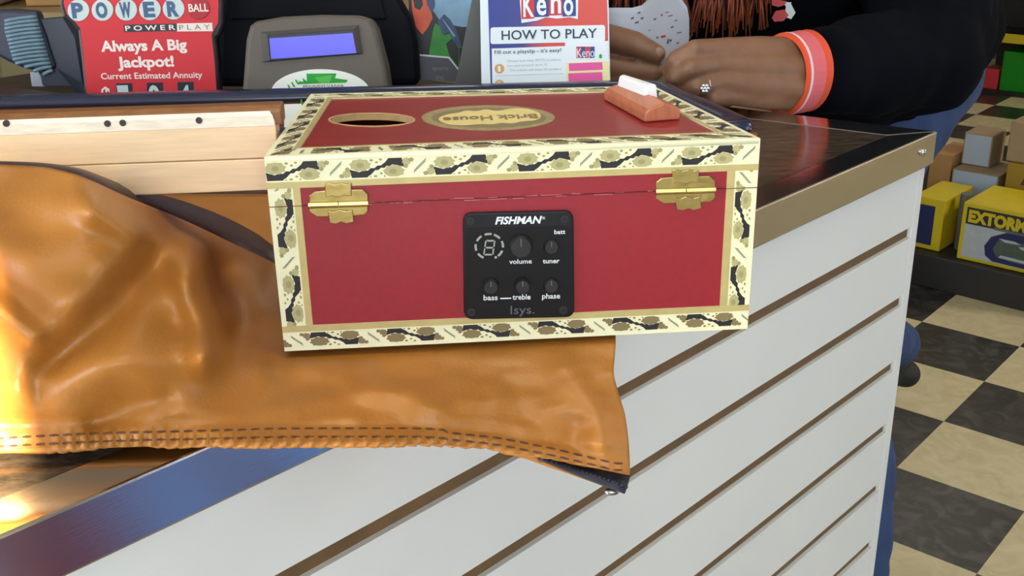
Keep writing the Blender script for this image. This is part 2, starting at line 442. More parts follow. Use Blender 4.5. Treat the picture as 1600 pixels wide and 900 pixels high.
# steel edging along the front and round the right-hand end
SH = 0.036
mb = MB().prism([AL, CR, CR + inn + ine * 1.5, AL + inn], ZC - SH, ZC)
mb.build('steel_edge', M['steel'], t, bevel=0.0016)
mb = MB().prism([CR, ER, ER + ine * 1.5, CR + inn + ine * 1.5], ZC - SH, ZC)
mb.build('steel_edge', M['steel'], t, bevel=0.0016)
MB().ball(CR - dv * 0.033 + V(0, 0, -0.016) + nv * 0.0005, (0.004, 0.004, 0.004)).build('screw', M['fretwire'], t, smooth=True)
# slatwall front
fr = -nv * 0.006
zs = [ZB - SH - 0.021] + [ZB - 0.129 - 0.0808 * k for k in range(13)]
mb = MB()
L0 = AL + fr; L1 = CR + fr - dv * 0.021
th = -nv * 0.018
gh = 0.013
edges = [(ZC - SH + 0.001, zs[1] + gh / 2)] + [(zs[k] - gh / 2, zs[k + 1] + gh / 2) for k in range(1, 13)] + [(zs[13] - gh / 2, 0.08)]
for a, b in edges:
    if a - b > 0.004:
        mb.prism([L0, L1, L1 + th, L0 + th], b, a, 0)
mb.prism([L0 + th * 0.25, L1 + th * 0.25, L1 + th * 1.6, L0 + th * 1.6], 0.08, ZC - SH, 1)
mb.build('slatwall_panel', [M['white_board'], M['groove']], t)
E0 = CR + fr - dv * 0.021; E1 = CR + fr - dv * 0.004
mb = MB().prism([E0 + dv * 0.0005, E1, E1 + ev * 0.03, E0 + dv * 0.0005 + ev * 0.03], 0.08, ZC - SH + 0.001)
mb.build('corner_trim', M['white_board'], t, bevel=0.002)
i0 = -nv * 0.05
mb = MB().prism([AL + i0, CR + i0 - dv * 0.02, ER - dv * 0.02, EL], 0.08, ZC - SH)
mb.build('cabinet', M['white_board'], t)
mb = MB().prism([AL + i0 * 1.6, CR + i0 * 1.6 - dv * 0.05, ER - dv * 0.05, EL], 0.0, 0.08)
mb.build('toe_kick', M['panel'], t)

# ------------------------------------------------------------------ red box with an instrument neck
BL, BR = V(-0.1315, 0.5685, 0), V(0.1387, 0.5875, 0)
KR, KL = V(0.0985, 0.7372, 0), V(-0.1333, 0.7320, 0)
ZT = ZB + 0.1145
FP = Plane(BL + V(0, 0, ZB), (BR - BL).cross(V(0, 0, 1)))
TP = Plane(V(0, 0.65, ZT), (0, 0, 1))
box = thing('cigar_box_guitar', V(0, 0.65, ZB), 'red paper covered cigar box instrument with cream patterned trim, brass hinges and a wooden neck', 'instrument')
ZS = ZB + 0.0868                                             # seam between box and lid
outer = [BL, BR, KR, KL]
cen = (BL + BR + KR + KL) / 4
def inset(ps, d):
    out = []
    n = len(ps)
    for i in range(n):
        p0, p1, p2 = ps[i - 1], ps[i], ps[(i + 1) % n]
        a = (p1 - p0).normalized(); b = (p2 - p1).normalized()
        na = V(-a.y, a.x, 0); nb = V(-b.y, b.x, 0)
        m = (na + nb); k = d / (1 + na.dot(nb)) 
        out.append(p1 + m * k)
    return out
inner = inset(outer, 0.005)
mb = MB()
for i in range(4):
    j = (i + 1) % 4
    mb.prism([outer[i], outer[j], inner[j], inner[i]], ZB + 0.005, ZS - 0.0003)
mb.prism(outer, ZB, ZB + 0.005)
mb.build('box_body', M['red_paper'], box)
# lid: skirt plus a top board with the sound hole cut through
mb = MB()
for i in range(4):
    j = (i + 1) % 4
    mb.prism([outer[i], outer[j], inner[j], inner[i]], ZS + 0.0003, ZT - 0.004)
hole = []
for k in range(32):
    a = 2 * math.pi * k / 32
    hole.append(TP.at(581 + 66 * math.cos(a), 187.5 + 10 * math.sin(a)))
bm = bmesh.new()
def ring(pts, z): 
    vs = [bm.verts.new((p.x, p.y, z)) for p in pts]
    return vs, [bm.edges.new((vs[i], vs[(i + 1) % len(vs)])) for i in range(len(vs))]
vo, eo = ring(outer, ZT); vh, eh = ring(hole, ZT)
r = bmesh.ops.triangle_fill(bm, edges=eo + eh, use_beauty=True)
bm.verts.index_update()
tv = [v.co.copy() for v in bm.verts]; tf = [[v.index for v in f.verts] for f in bm.faces]
bm.free()
mb.add(tv, tf, 1)
mb.add([v - V(0, 0, 0.004) for v in tv], [f[::-1] for f in tf], 2)
mb.loft([V(p.x, p.y, ZT - 0.004) for p in hole], [V(p.x, p.y, ZT) for p in hole], 2, caps=False)
mb.loft([V(p.x, p.y, ZT - 0.004) for p in outer], [V(p.x, p.y, ZT) for p in outer], 0, caps=False)
mb.build('lid', [M['red_paper'], M['red_lid'], M['rawwood']], box)
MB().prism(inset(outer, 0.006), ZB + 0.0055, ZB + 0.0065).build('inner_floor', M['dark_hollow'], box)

# --- paper trim: a strip on a quad, with the printed repeat
def strip(name, pl, p00, p10, p11, p01, u_len, gold_side, first=0.0, period=0.045, flip=False, thick=0.0004, brown=False, goldw=0.25):
    """p00-p10 outer edge, p01-p11 inner edge (world points on the plane); gold_side: width share of the gold line along the inner edge"""
    n = pl
    def q(u, v, o): return (p00 * (1 - u) * (1 - v) + p10 * u * (1 - v) + p11 * u * v + p01 * (1 - u) * v) + n * o
    mb = MB()
    mb.loft([q(0, 0, 0), q(1, 0, 0), q(1, 1, 0), q(0, 1, 0)], [q(0, 0, thick), q(1, 0, thick), q(1, 1, thick), q(0, 1, thick)], 0)
    g = goldw
    mb.loft([q(0, 1 - g, thick), q(1, 1 - g, thick), q(1, 1, thick), q(0, 1, thick)], [q(0, 1 - g, thick * 1.7), q(1, 1 - g, thick * 1.7), q(1, 1, thick * 1.7), q(0, 1, thick * 1.7)], 1)
    t0 = thick * 1.02; t1 = thick * 1.25
    vm0, vm1 = 0.16, 1 - g - 0.05                              # printed band
    def vv(y): return vm0 + (vm1 - vm0) * y                    # y 0 outer .. 1 inner
    def shape(pts, m, lift=0.0):
        ps = [(u, vv(y)) for u, y in pts if True]
        if max(p[0] for p in ps) > 1 or min(p[0] for p in ps) < 0:
            ps = [(min(1, max(0, u)), v) for u, v in ps]
            if max(p[0] for p in ps) - min(p[0] for p in ps) < 1e-3: return
        mb.loft([q(u, v, t0) for u, v in ps], [q(u, v, t1 + lift) for u, v in ps], m)
    k = period / u_len
    cnt = int(1 / k) + 2
    for c in range(-1, cnt):
        b = first / u_len + c * k
        def X(x): return b + x * k                              # x 0..1 in a repeat
        if b > 1 or b + k < 0: continue
        ol = 4 if brown else 3
        # dark diagonal with its two blocks, leaf clusters and cream petals on either side
        shape([(X(0.45), 0.0), (X(0.61), 0.0), (X(0.64), 0.5), (X(0.50), 0.34), (X(0.46), 0.44), (X(0.43), 0.40), (X(0.40), 0.52), (X(0.36), 0.50), (X(0.33), 0.62), (X(0.29), 0.62), (X(0.24), 0.84), (X(0.19), 1.0), (X(0.01), 1.0), (X(-0.02), 0.54), (X(0.10), 0.70), (X(0.16), 0.60), (X(0.2), 0.64), (X(0.24), 0.50), (X(0.28), 0.52), (X(0.32), 0.38), (X(0.36), 0.38), (X(0.42), 0.18)], 2)
        def blob(x, y, rx, ry, m, lf, n_=18, dp=0.84):
            pts = []
            for a in range(n_):
                an = 2 * math.pi * (a + 0.5) / n_; rr = 1.0 if a % 2 else dp
                pts.append((X(x + rx * rr * math.cos(an)), max(0, min(1, y + ry * rr * math.sin(an)))))
            shape(pts, m, lf)
        blob(0.115, 0.32, 0.135, 0.36, ol, 0.00004); blob(0.51, 0.72, 0.135, 0.36, ol, 0.00004)
        blob(0.115, 0.34, 0.05, 0.16, 7, 0.00006, 12); blob(0.50, 0.72, 0.05, 0.16, 7, 0.00006, 12)
        for x_, y_, r_ in ((0.25, 0.08, 0.045), (0.31, 0.20, 0.04), (0.36, 0.05, 0.04), (0.29, 0.95, 0.045), (0.36, 0.80, 0.04), (0.23, 0.99, 0.03), (0.40, 0.96, 0.03)): blob(x_, y_, r_, r_ * 3.4, 5, 0.00008 + 0.00004 * x_, 12, 0.95); blob(x_, y_, r_ * 0.5, r_ * 1.6, 7, 0.00012 + 0.00004 * x_, 8, 0.9)
        blob(0.665, 0.20, 0.055, 0.22, ol, 0.0001, 12); blob(0.72, 0.12, 0.035, 0.13, 7, 0.00014, 10); blob(0.655, 0.45, 0.03, 0.12, 7, 0.00014, 10)
        blob(-0.05, 0.78, 0.055, 0.22, ol, 0.0001, 12); blob(-0.11, 0.88, 0.035, 0.12, 7, 0.00014, 10); blob(-0.04, 0.53, 0.03, 0.12, 7, 0.00014, 10)
        # little slanted lettering between the repeats: a row of strokes
        for s_ in range(7):
            x = 0.745 + 0.021 * s_; y = 0.84 - 0.088 * s_
            shape([(X(x), y), (X(x + 0.015), y - 0.03), (X(x + 0.027), y - 0.24), (X(x + 0.012), y - 0.20)], 6, 0.0001)
    return mb.build(name, [M['cream'], M['gold'], M['blackprint'], M['olive'], M['brownprint'], M['cream'], M['greyprint'], M['olivedark'] if not brown else M['brownprint']], box, fixn=True)

def fpt(px, py): return FP.at(px, py)
FW = (BR - BL).length
fx = (BR - BL).normalized()
def fq(u, z): return BL + fx * (u * FW) + V(0, 0, z)         # u 0..1 across the front
th_top = 0.0175
strip('paper_trim', FP.n, fq(0, ZT), fq(1, ZT), fq(1, ZT - th_top), fq(0, ZT - th_top), FW, 0, first=0.0235 + 0.022, period=0.0455, goldw=0.2)
strip('paper_trim', FP.n, fq(0, ZB), fq(1, ZB), fq(1, ZB + 0.0155), fq(0, ZB + 0.0155), FW, 0, first=0.0155, period=0.0437, goldw=0.24, brown=True)
sl = 0.0175
strip('paper_trim', FP.n, fq(0, ZT - th_top), fq(0, ZB + 0.0155), fq(sl / FW, ZB + 0.0155), fq(sl / FW, ZT - th_top), 0.08, 0, first=0.006, period=0.044, goldw=0.22)
strip('paper_trim', FP.n, fq(1, ZT - th_top), fq(1, ZB + 0.0155), fq(1 - sl / FW, ZB + 0.0155), fq(1 - sl / FW, ZT - th_top), 0.08, 0, first=0.012, period=0.044, goldw=0.25)
# trim on the lid
tw = 0.0165
it = inset(outer, tw)
def zt(p): return V(p.x, p.y, ZT)
strip('paper_trim', V(0, 0, 1), zt(outer[0]), zt(outer[1]), zt(it[1]), zt(it[0]), FW, 0, first=0.02, period=0.0455, brown=True, goldw=0.12)
strip('paper_trim', V(0, 0, 1), zt(outer[1]), zt(outer[2]), zt(it[2]), zt(it[1]), 0.155, 0, first=0.012, period=0.036, brown=True, goldw=0.16)
strip('paper_trim', V(0, 0, 1), zt(outer[2]), zt(outer[3]), zt(it[3]), zt(it[2]), 0.23, 0, first=0.012, period=0.044, goldw=0.2)
strip('paper_trim', V(0, 0, 1), zt(outer[3]), zt(outer[0]), zt(it[0]), zt(it[3]), 0.16, 0, first=0.012, period=0.036, brown=True, goldw=0.2)
# rounded pale paper fold along the top front edge
MB().tube([fq(0.003, ZT - 0.0016) - FP.n * 0.0012, fq(0.997, ZT - 0.0016) - FP.n * 0.0012], 0.0019, 12).build('paper_fold', M['cream'], box, smooth=True)
# seam and its scuffs
mb = MB()
mb.box(fq(0.5, ZS) + FP.n * 0.0001, fx * (FW * 0.4999), FP.n * 0.0006, V(0, 0, 0.0002), 0)
for k in range(26):
    u = 0.17 + 0.62 * random.random(); l = random.uniform(0.002, 0.012)
    mb.box(fq(u, ZS + random.uniform(-0.0008, 0.0005)) + FP.n * 0.00015, fx * l * 0.5 + V(0, 0, random.uniform(-0.0002, 0.0002)), FP.n * 0.0002, V(0, 0, 0.00022), 1)
mb.build('lid_seam', [M['seam'], M['scratch']], box)

# --- hinges
def hinge(cx, cy, sl_):
    def r(pts): return [(cx + x, cy + y + x * sl_) for x, y in pts]
    mb = MB()
    mb.poly(FP, r([(-46, -14), (-38, -20), (-22, -21), (20, -21), (38, -21), (46, -13), (46, 14), (40, 19), (26, 20), (-20, 20), (-34, 20), (-46, 12)]), 0.0004, 0.0014)
    h = mb.build('hinge', M['brass'], box, bevel=0.0006)
    mb = MB()
    mb.poly(FP, r([(-22, -32), (-16, -34), (-6, -30), (4, -33), (12, -30), (20, -33), (20, -11), (8, -13), (-1, -10), (-10, -13), (-20, -10)]), 0.0014, 0.0022)
    mb.poly(FP, r([(-17, 10), (-8, 12), (1, 9), (12, 12), (22, 10), (24, 29), (12, 31), (4, 28), (-4, 31), (-14, 29)]), 0.0014, 0.0022)
    mb.build('hinge_leaf', M['brass'], h, bevel=0.0005)
    mb = MB()
    for a, b in ((-47, -1), (0.5, 46)):
        mb.tube([FP.at(cx + a, cy + 1 + a * sl_, 0.0016), FP.at(cx + b, cy + 1 + b * sl_, 0.0016)], 0.0018, 12)
    mb.build('hinge_knuckle', M['brass'], h, smooth=False)
hinge(529.5, 317, -0.03); hinge(1070.5, 296, -0.03)

# --- preamp panel
def rrect(x0, y0, x1, y1, r, sl_=0.0, vx=0.0, seg=5):
    pts = []
    for cx, cy, a0 in ((x1 - r, y0 + r, -90), (x1 - r, y1 - r, 0), (x0 + r, y1 - r, 90), (x0 + r, y0 + r, 180)):
        for k in range(seg + 1):
            a = math.radians(a0 + 90 * k / seg); pts.append((cx + r * math.cos(a), cy + r * math.sin(a)))
    mx, my = (x0 + x1) / 2, (y0 + y1) / 2
    return [(x + (y - my) * vx, y + (x - mx) * sl_) for x, y in pts]
pan = MB().poly(FP, rrect(724, 329, 896, 495, 13, -0.022, 0.012), 0.0003, 0.0030).build('preamp_panel', M['panel'], box, bevel=0.0010)
MB().poly(FP, rrect(727, 352, 893, 492, 9, -0.022, 0.012), 0.0030, 0.0032).build('panel_face', M['panel_face'], pan)
for x, y in ((735, 342), (881, 339), (736, 484), (879, 481)):
    mb = MB().disc(FP, x, y, 6.5, 6.5, 0.0030, 0.0038, 0, 20)
    mb.disc(FP, x, y, 3, 3, 0.0038, 0.0040, 1, 6)
    mb.build('screw', [M['knob'], M['screw']], pan, bevel=0.0003)
def knob(x, y, r, hgt, name='knob'):
    c = FP.at(x, y)
    mb = MB().tube([c + FP.n * 0.003, c + FP.n * (hgt * 0.8), c + FP.n * hgt], [r * 1.08, r, r * 0.86], 24)
    o = mb.build(name, M['knob'], pan)
    MB().box(c + FP.n * (hgt + 0.0001) + V(0, 0, r * 0.5), fx * 0.0003, FP.n * 0.0002, V(0, 0, r * 0.35)).build('pointer_line', M['dim_print'], o)
knob(812, 379, 0.0064, 0.0095); knob(860, 382, 0.0042, 0.0058, 'push_button'); knob(766, 442, 0.0044, 0.0075); knob(815, 441, 0.0044, 0.0080); knob(860, 442, 0.0042, 0.0058, 'push_button')
# tuner display: a figure of seven segments inside a broken ring
mb = MB()
def seg7(cx, cy, w_, h_, t_):
    x0, x1, y0, y1, ym = cx - w_, cx + w_, cy - h_, cy + h_, cy
    sk = 0.14
    def q(x, y): return (x - (y - cy) * sk, y)
    for a in ([(x0 + t_, y0), (x1 - t_, y0), (x1 - 2 * t_, y0 + t_ * 1.4), (x0 + 2 * t_, y0 + t_ * 1.4)], [(x0 + t_, y1), (x1 - t_, y1), (x1 - 2 * t_, y1 - t_ * 1.4), (x0 + 2 * t_, y1 - t_ * 1.4)],
              [(x0 + t_, ym), (x0 + 2 * t_, ym - t_ * .7), (x1 - 2 * t_, ym - t_ * .7), (x1 - t_, ym), (x1 - 2 * t_, ym + t_ * .7), (x0 + 2 * t_, ym + t_ * .7)],
              [(x0, y0 + 1), (x0 + t_ * 1.2, y0 + 2), (x0 + t_ * 1.2, ym - 1.6), (x0, ym - 1)], [(x1, y0 + 1), (x1 - t_ * 1.2, y0 + 2), (x1 - t_ * 1.2, ym - 1.6), (x1, ym - 1)],
              [(x0, y1 - 1), (x0 + t_ * 1.2, y1 - 2), (x0 + t_ * 1.2, ym + 1.6), (x0, ym + 1)], [(x1, y1 - 1), (x1 - t_ * 1.2, y1 - 2), (x1 - t_ * 1.2, ym + 1.6), (x1, ym + 1)]):
        mb.poly(FP, [q(*p) for p in a], 0.0032, 0.00335)
seg7(764, 384, 8, 12, 1.8)
mb.disc(FP, 774, 399, 2, 2, 0.0032, 0.0034, 0, 12)
for a0 in (-70, -25, 20, 115, 160, 205, 250):
    pts = []
    for k in range(6):
        a = math.radians(a0 + 30 * k / 5); pts.append((764 + 23 * math.cos(a), 382 + 21 * math.sin(a)))
    for k in range(5, -1, -1):
        a = math.radians(a0 + 30 * k / 5); pts.append((764 + 19.5 * math.cos(a), 382 + 17.8 * math.sin(a)))
    mb.poly(FP, pts, 0.0032, 0.00335)
mb.build('tuner_display', M['grey_led'], pan)
text('lettering', 'FISHMAN', FP, 773, 347.5, 846, 345.8, 11, M['white_print'], pan, off=0.0033, bold=0.03, shear=0.25)
text('lettering', '®', FP, 846, 340, 851, 340, 4, M['white_print'], pan, off=0.0033)
text('lettering', 'batt', FP, 865, 362.5, 882, 362, 6.5, M['white_print'], pan, off=0.0036, bold=0.015)
text('lettering', 'volume', FP, 795, 409, 830, 408, 7, M['white_print'], pan, off=0.0036, bold=0.015)
text('lettering', 'tuner', FP, 847, 408, 873, 407.5, 7, M['white_print'], pan, off=0.0036, bold=0.015)
text('lettering', 'bass', FP, 755, 465.5, 777, 465, 8, M['white_print'], pan, off=0.0036, bold=0.015)
text('lettering', 'treble', FP, 800, 464.5, 828, 464, 8, M['white_print'], pan, off=0.0036, bold=0.015)
text('lettering', 'phase', FP, 846, 463, 874, 462.5, 8, M['white_print'], pan, off=0.0036, bold=0.015)
text('lettering', 'Isys.', FP, 797, 487, 834, 486, 13, M['dim_print'], pan, off=0.0036)
MB().poly(FP, [(781, 462), (798, 461.6), (798, 463.4), (781, 463.8)], 0.0032, 0.0035).build('bracket_line', M['white_print'], pan)

# --- lid label
lab = MB().disc(TP, 763, 185, 104, 19.5, 0.0001, 0.0005, 0, 56).disc(TP, 764, 185.5, 90, 15.5, 0.0005, 0.0006, 2, 56).build('oval_label', [M['label_gold'], M['label_cream'], M['brownprint']], box)
mb = MB()
pts = [(682, 187), (700, 180), (718, 178), (728, 174), (745, 176), (760, 172), (775, 176), (800, 171), (820, 171), (840, 176), (847, 183), (838, 190), (815, 191), (800, 195), (785, 193), (770, 196), (750, 195), (730, 197), (712, 197), (695, 195)]
for _ in range(2):
    pts = [q for a_, b_ in zip(pts, pts[1:] + pts[:1]) for q in ((a_[0] * .75 + b_[0] * .25, a_[1] * .75 + b_[1] * .25), (a_[0] * .25 + b_[0] * .75, a_[1] * .25 + b_[1] * .75))]
mb.poly(TP, pts, 0.0006, 0.0008)
mb.build('label_scroll', M['label_cream'], lab)
text('lettering', 'Brick House', TP, 692, 186, 838, 180.5, 6.5, M['brownprint'], lab, off=0.0011, flip=True, bold=0.02)
# --- sound hole rim
mb = MB()
ro = [TP.at(581 + 68 * math.cos(2 * math.pi * k / 40), 187.5 + 10.9 * math.sin(2 * math.pi * k / 40)) for k in range(40)]
ri_ = [TP.at(581 + 65.5 * math.cos(2 * math.pi * k / 40), 187.5 + 9.6 * math.sin(2 * math.pi * k / 40)) for k in range(40)]
for k in range(40):
    j = (k + 1) % 40
    mb.loft([ro[k], ro[j], ri_[j], ri_[k]], [p + V(0, 0, 0.0003) for p in (ro[k], ro[j], ri_[j], ri_[k])])
mb.build('sound_hole_rim', M['rawwood'], box)
# --- bridge and saddle
b0 = TP.at(953, 163); b1 = TP.at(1007, 192)
bz = 0.011
fl_ = TP.at(1007, 192); frr = TP.at(1063, 187.5)
axb = (frr - fl_); axl = (TP.at(955, 163) - fl_)
# the bridge keeps its length towards the back
def bq(a, b, z): return fl_ + axb * a + axl * b + V(0, 0, z)
prof = [(0.0, 0.0002), (1.0, 0.0002), (1.0, bz * 0.55), (0.93, bz * 0.72), (0.55, bz), (0.10, bz * 0.72), (0.0, bz * 0.5)]
mb = MB().loft([bq(a, 0, z) for a, z in prof], [bq(a, 1.25, z) for a, z in prof])
br = mb.build('bridge', M['bridge'], box, bevel=0.0012)
mb = MB().loft([bq(a, 0.47, z) for a, z in ((0.42, bz * 0.6), (0.86, bz * 0.6), (0.80, bz * 1.55), (0.5, bz * 1.5))], [bq(a, 1.2, z) for a, z in ((0.32, bz * 0.6), (0.62, bz * 0.6), (0.58, bz * 1.5), (0.4, bz * 1.45))])
mb.build('saddle', M['bone'], br, bevel=0.0015)

# --- neck
na = (BR - BL).normalized(); nn_ = V(-na.y, na.x, 0)
NS = V(-0.1332, 0.6165, 0)                                    # where the neck meets the box
NP = Plane(NS, nn_)
NL = NS - na * 0.42
def npt(s, d, z): return NS - na * s + nn_ * d + V(0, 0, ZB + z)
nd = 0.0165
neck = MB().loft([npt(0.001, 0, 0.0822), npt(0.001, nd, 0.0822), npt(0.001, nd, 0.1012), npt(0.001, 0, 0.1012)], [npt(0.42, 0, 0.0822), npt(0.42, nd, 0.0822), npt(0.42, nd, 0.1012), npt(0.42, 0, 0.1012)])
neck.loft([npt(0.001, 0, 0.1016), npt(0.001, nd, 0.1016), npt(0.001, nd, 0.1205), npt(0.001, 0, 0.1205)], [npt(0.42, 0, 0.1016), npt(0.42, nd, 0.1016), npt(0.42, nd, 0.1205), npt(0.42, 0, 0.1205)])
nk = neck.build('neck', M['maple'], box, bevel=0.0008)
mb = MB().loft([npt(0.0012, 0, 0.1205), npt(0.0012, nd * .5, 0.1205), npt(0.0012, nd * .5, 0.1280), npt(0.004, 0.0008, 0.1290), npt(0.002, 0, 0.1265)], [npt(0.42, 0, 0.1205), npt(0.42, nd * .5, 0.1205), npt(0.42, nd * .5, 0.1280), npt(0.42, 0.0008, 0.1290), npt(0.42, 0, 0.1265)])
fb = mb.build('binding', M['binding'], nk)
mb = MB().loft([npt(-0.003, 0.002, 0.1205), npt(-0.003, nd, 0.1205), npt(-0.003, nd, 0.1315), npt(-0.003, 0.006, 0.1315), npt(-0.003, 0.002, 0.1290)], [npt(0.42, 0.002, 0.1205), npt(0.42, nd, 0.1205), npt(0.42, nd, 0.1315), npt(0.42, 0.006, 0.1315), npt(0.42, 0.002, 0.1290)])
fbo = mb.build('fretboard', M['rosewood'], nk, bevel=0.0012)
for px, py in ((10, 193), (168, 193), (192, 192), (311, 188)):
    c = NP.at(px, py)
    MB().tube([c + NP.n * -0.001, c + NP.n * 0.0005], 0.0019, 14).build('side_dot', M['black_dot'], nk)
# ------------------------------------------------------------------ tray behind the box
ZR = ZB + 0.02
tp = [W(-120, 161, ZR), W(1030, 133, ZR), W(1162, 192, ZR)]
dr = (tp[2] - tp[1]).normalized()
tF = tp[1] + dr * 0.222
tG = V(tp[0].x, 1.0, ZR)
def flat(p, z): return V(p.x, p.y, z)
ang_pts = [tG, tF, tp[1], tp[0]]
ang_pts = [flat(p, 0) for p in ang_pts]
tray = thing('tray', V(-0.2, 1.05, ZC), 'shallow brown wooden tray with a thick black rubber rim behind the red box', 'tray')
ti = inset(ang_pts, 0.014)
mb = MB()
for i in range(4):
    j = (i + 1) % 4
    mb.prism([ang_pts[i], ang_pts[j], ti[j], ti[i]], ZC + 0.0002, ZR - 0.004)
mb.build('tray_wall', M['tray_wood'], tray)
MB().prism(ti, ZC + 0.0002, ZC + 0.006).build('tray_floor', M['tray_wood'], tray)
# rim: rounded rubber bead following the wall
to = inset(ang_pts, -0.003); tin = inset(ang_pts, 0.022)
def rounded(ps, r):
    out = []
    for i in range(len(ps)):
        a, b, c = ps[i - 1], ps[i], ps[(i + 1) % len(ps)]
        p0 = b + (a - b).normalized() * r; p1 = b + (c - b).normalized() * r
        for k in range(9):
            t = k / 8; out.append(p0 * (1 - t) ** 2 + b * 2 * t * (1 - t) + p1 * t * t)
    return out
ro_, rn_ = rounded(to, 0.03), rounded(tin, 0.02)
prof = [(0.0, -0.005), (-0.04, 0.0), (0.0, 0.006), (0.12, 0.0085), (0.6, 0.0085), (0.9, 0.006), (1.0, 0.0), (0.97, -0.005)]
rows = [[flat(o + (i - o) * t, ZR - 0.001 + z) for t, z in prof] for o, i in zip(ro_, rn_)]
vs = [p for r in rows for p in r]; n = len(rows); m_ = len(prof)
mb = MB().add(vs, [(i * m_ + k, i * m_ + (k + 1) % m_, ((i + 1) % n) * m_ + (k + 1) % m_, ((i + 1) % n) * m_ + k) for i in range(n) for k in range(m_)])
mb.build('tray_rim', M['rubber'], tray, smooth=True, sub=1)

# ------------------------------------------------------------------ tan leather bag under the box
TOP = [(-80, 252), (0, 257), (60, 260), (110, 270), (200, 308), (290, 345), (380, 388), (430, 412), (475, 440), (970, 440)]
BOT = [(-80, 714), (30, 706), (150, 700), (300, 696), (500, 692), (640, 692), (760, 701), (850, 717), (960, 743)]
ZF = [(-80, 0.116), (0, 0.114), (110, 0.111), (200, 0.092), (290, 0.054), (380, 0.014), (430, 0.001), (470, -0.004)]
ZH = [(-80, 0.002), (100, 0.0), (300, -0.003), (500, -0.008), (640, -0.018), (800, -0.036), (985, -0.056)]
XR = [(440, 960), (535, 962), (580, 959), (612, 966), (650, 977), (700, 983), (746, 985)]
def ztop(px, py):
    t = interp(TOP, px); b = interp(BOT, px)
    s = max(0, min(1.05, (py - t) / (b - t)))
    zf = interp(ZF, px); zh = interp(ZH, px)
    bl = 550 - 0.048 * (px - 445)
    if px > 400:
        # flat under the box, then falling away towards the hem
        s2 = max(0, (py - bl - 4) / max(20, b - bl - 4))
        zr = -0.0045 + (zh + 0.0045) * (s2 ** 1.1)
    z = zh + (zf - zh) * max(0, 1 - s) ** 1.12
    z += 0.013 * math.sin(math.pi * min(1, s)) * (1 - sstep(300, 420, px))
    # folds
    def ridge(pts, w_, a_):
        d = min(segd(px, py, p, q) for p, q in zip(pts, pts[1:]))
        return a_ * math.exp(-(d / w_) ** 2)
    z += ridge([(300, 395), (292, 440), (318, 500), (328, 550)], 30, 0.011) * sstep(372, 318, px)
    z += ridge([(150, 330), (260, 400), (300, 430)], 26, 0.006)
    z += ridge([(325, 556), (400, 574), (520, 610), (640, 640)], 26, 0.005)
    z -= ridge([(240, 405), (185, 478), (110, 545), (60, 600)], 34, 0.0075)
    z += ridge([(160, 420), (95, 500), (40, 560)], 36, 0.004)
    z += ridge([(40, 610), (170, 570), (290, 560)], 34, 0.005)
    z += ridge([(-40, 455), (20, 500), (50, 525)], 22, 0.006)
    z -= ridge([(150, 660), (200, 640), (260, 625)], 20, 0.003)
    z -= ridge([(340, 430), (372, 500), (360, 560)], 34, 0.012) * sstep(310, 345, px)
    z += 0.0025 * noise.noise(V(px / 90, py / 60, 1.3)) * 1.4
    # puckered stitching at the hem
    e = math.exp(-((s - 0.975) / 0.035) ** 2) if s > 0.8 else 0
    z += 0.0011 * e * math.sin(px / 21.0 * 2 * math.pi) * sstep(60, 110, px) * (1 - 0.5 * sstep(700, 800, px))
    e2 = math.exp(-((s - 0.90) / 0.035) ** 2)
    z -= 0.0016 * e2
    if px > 400:
        k = sstep(400, 452, px)
        dk = sstep(-8, 10, py - bl)
        zz = zr + (0.0015 * noise.noise(V(px / 110, py / 50, 2)) * 2 + 0.0014 * noise.noise(V(px / 40, py / 26, 7)) - 0.0008) * sstep(4, 60, py - bl)
        zz += ridge([(470, 566), (560, 590), (680, 640)], 24, 0.0035) * sstep(8, 24, py - bl) + ridge([(880, 580), (930, 640), (940, 690)], 26, 0.0035) * sstep(8, 24, py - bl)
        if py < bl + 6: zz = min(zz, -0.0045)
        zz += 0.0011 * e * math.sin(px / 21.0 * 2 * math.pi) * (1 - 0.6 * sstep(700, 800, px)) - 0.0014 * e2
        z = z * (1 - k) + zz * k
        if py < bl + 2 and px > 445: z = min(z, -0.0045)
    return z
def top_uv(u, v, grow=0.0):
    x0 = -80 + u * 1040
    t = interp(TOP, x0); b = interp(BOT, x0)
    y = t + (b - t) * v
    x = x0 + (u ** 8) * (interp(XR, y) - 960)
    return x, y
bag = thing('leather_bag', W(300, 640, ZC), 'tan leather bag with a double stitched hem lying under the red box', 'bag')
NU, NV = 210, 90
rows = []
for j in range(NV + 1):
    row = []
    for i in range(NU + 1):
        x, y = top_uv(i / NU, j / NV); row.append(W(x, y, ZB + ztop(x, y)))
    rows.append(row)
MB().sheet(rows).build('upper_panel', M['leather'], bag, smooth=True, solid=0.0032, soffset=-1.0, origin=W(300, 640, ZC))
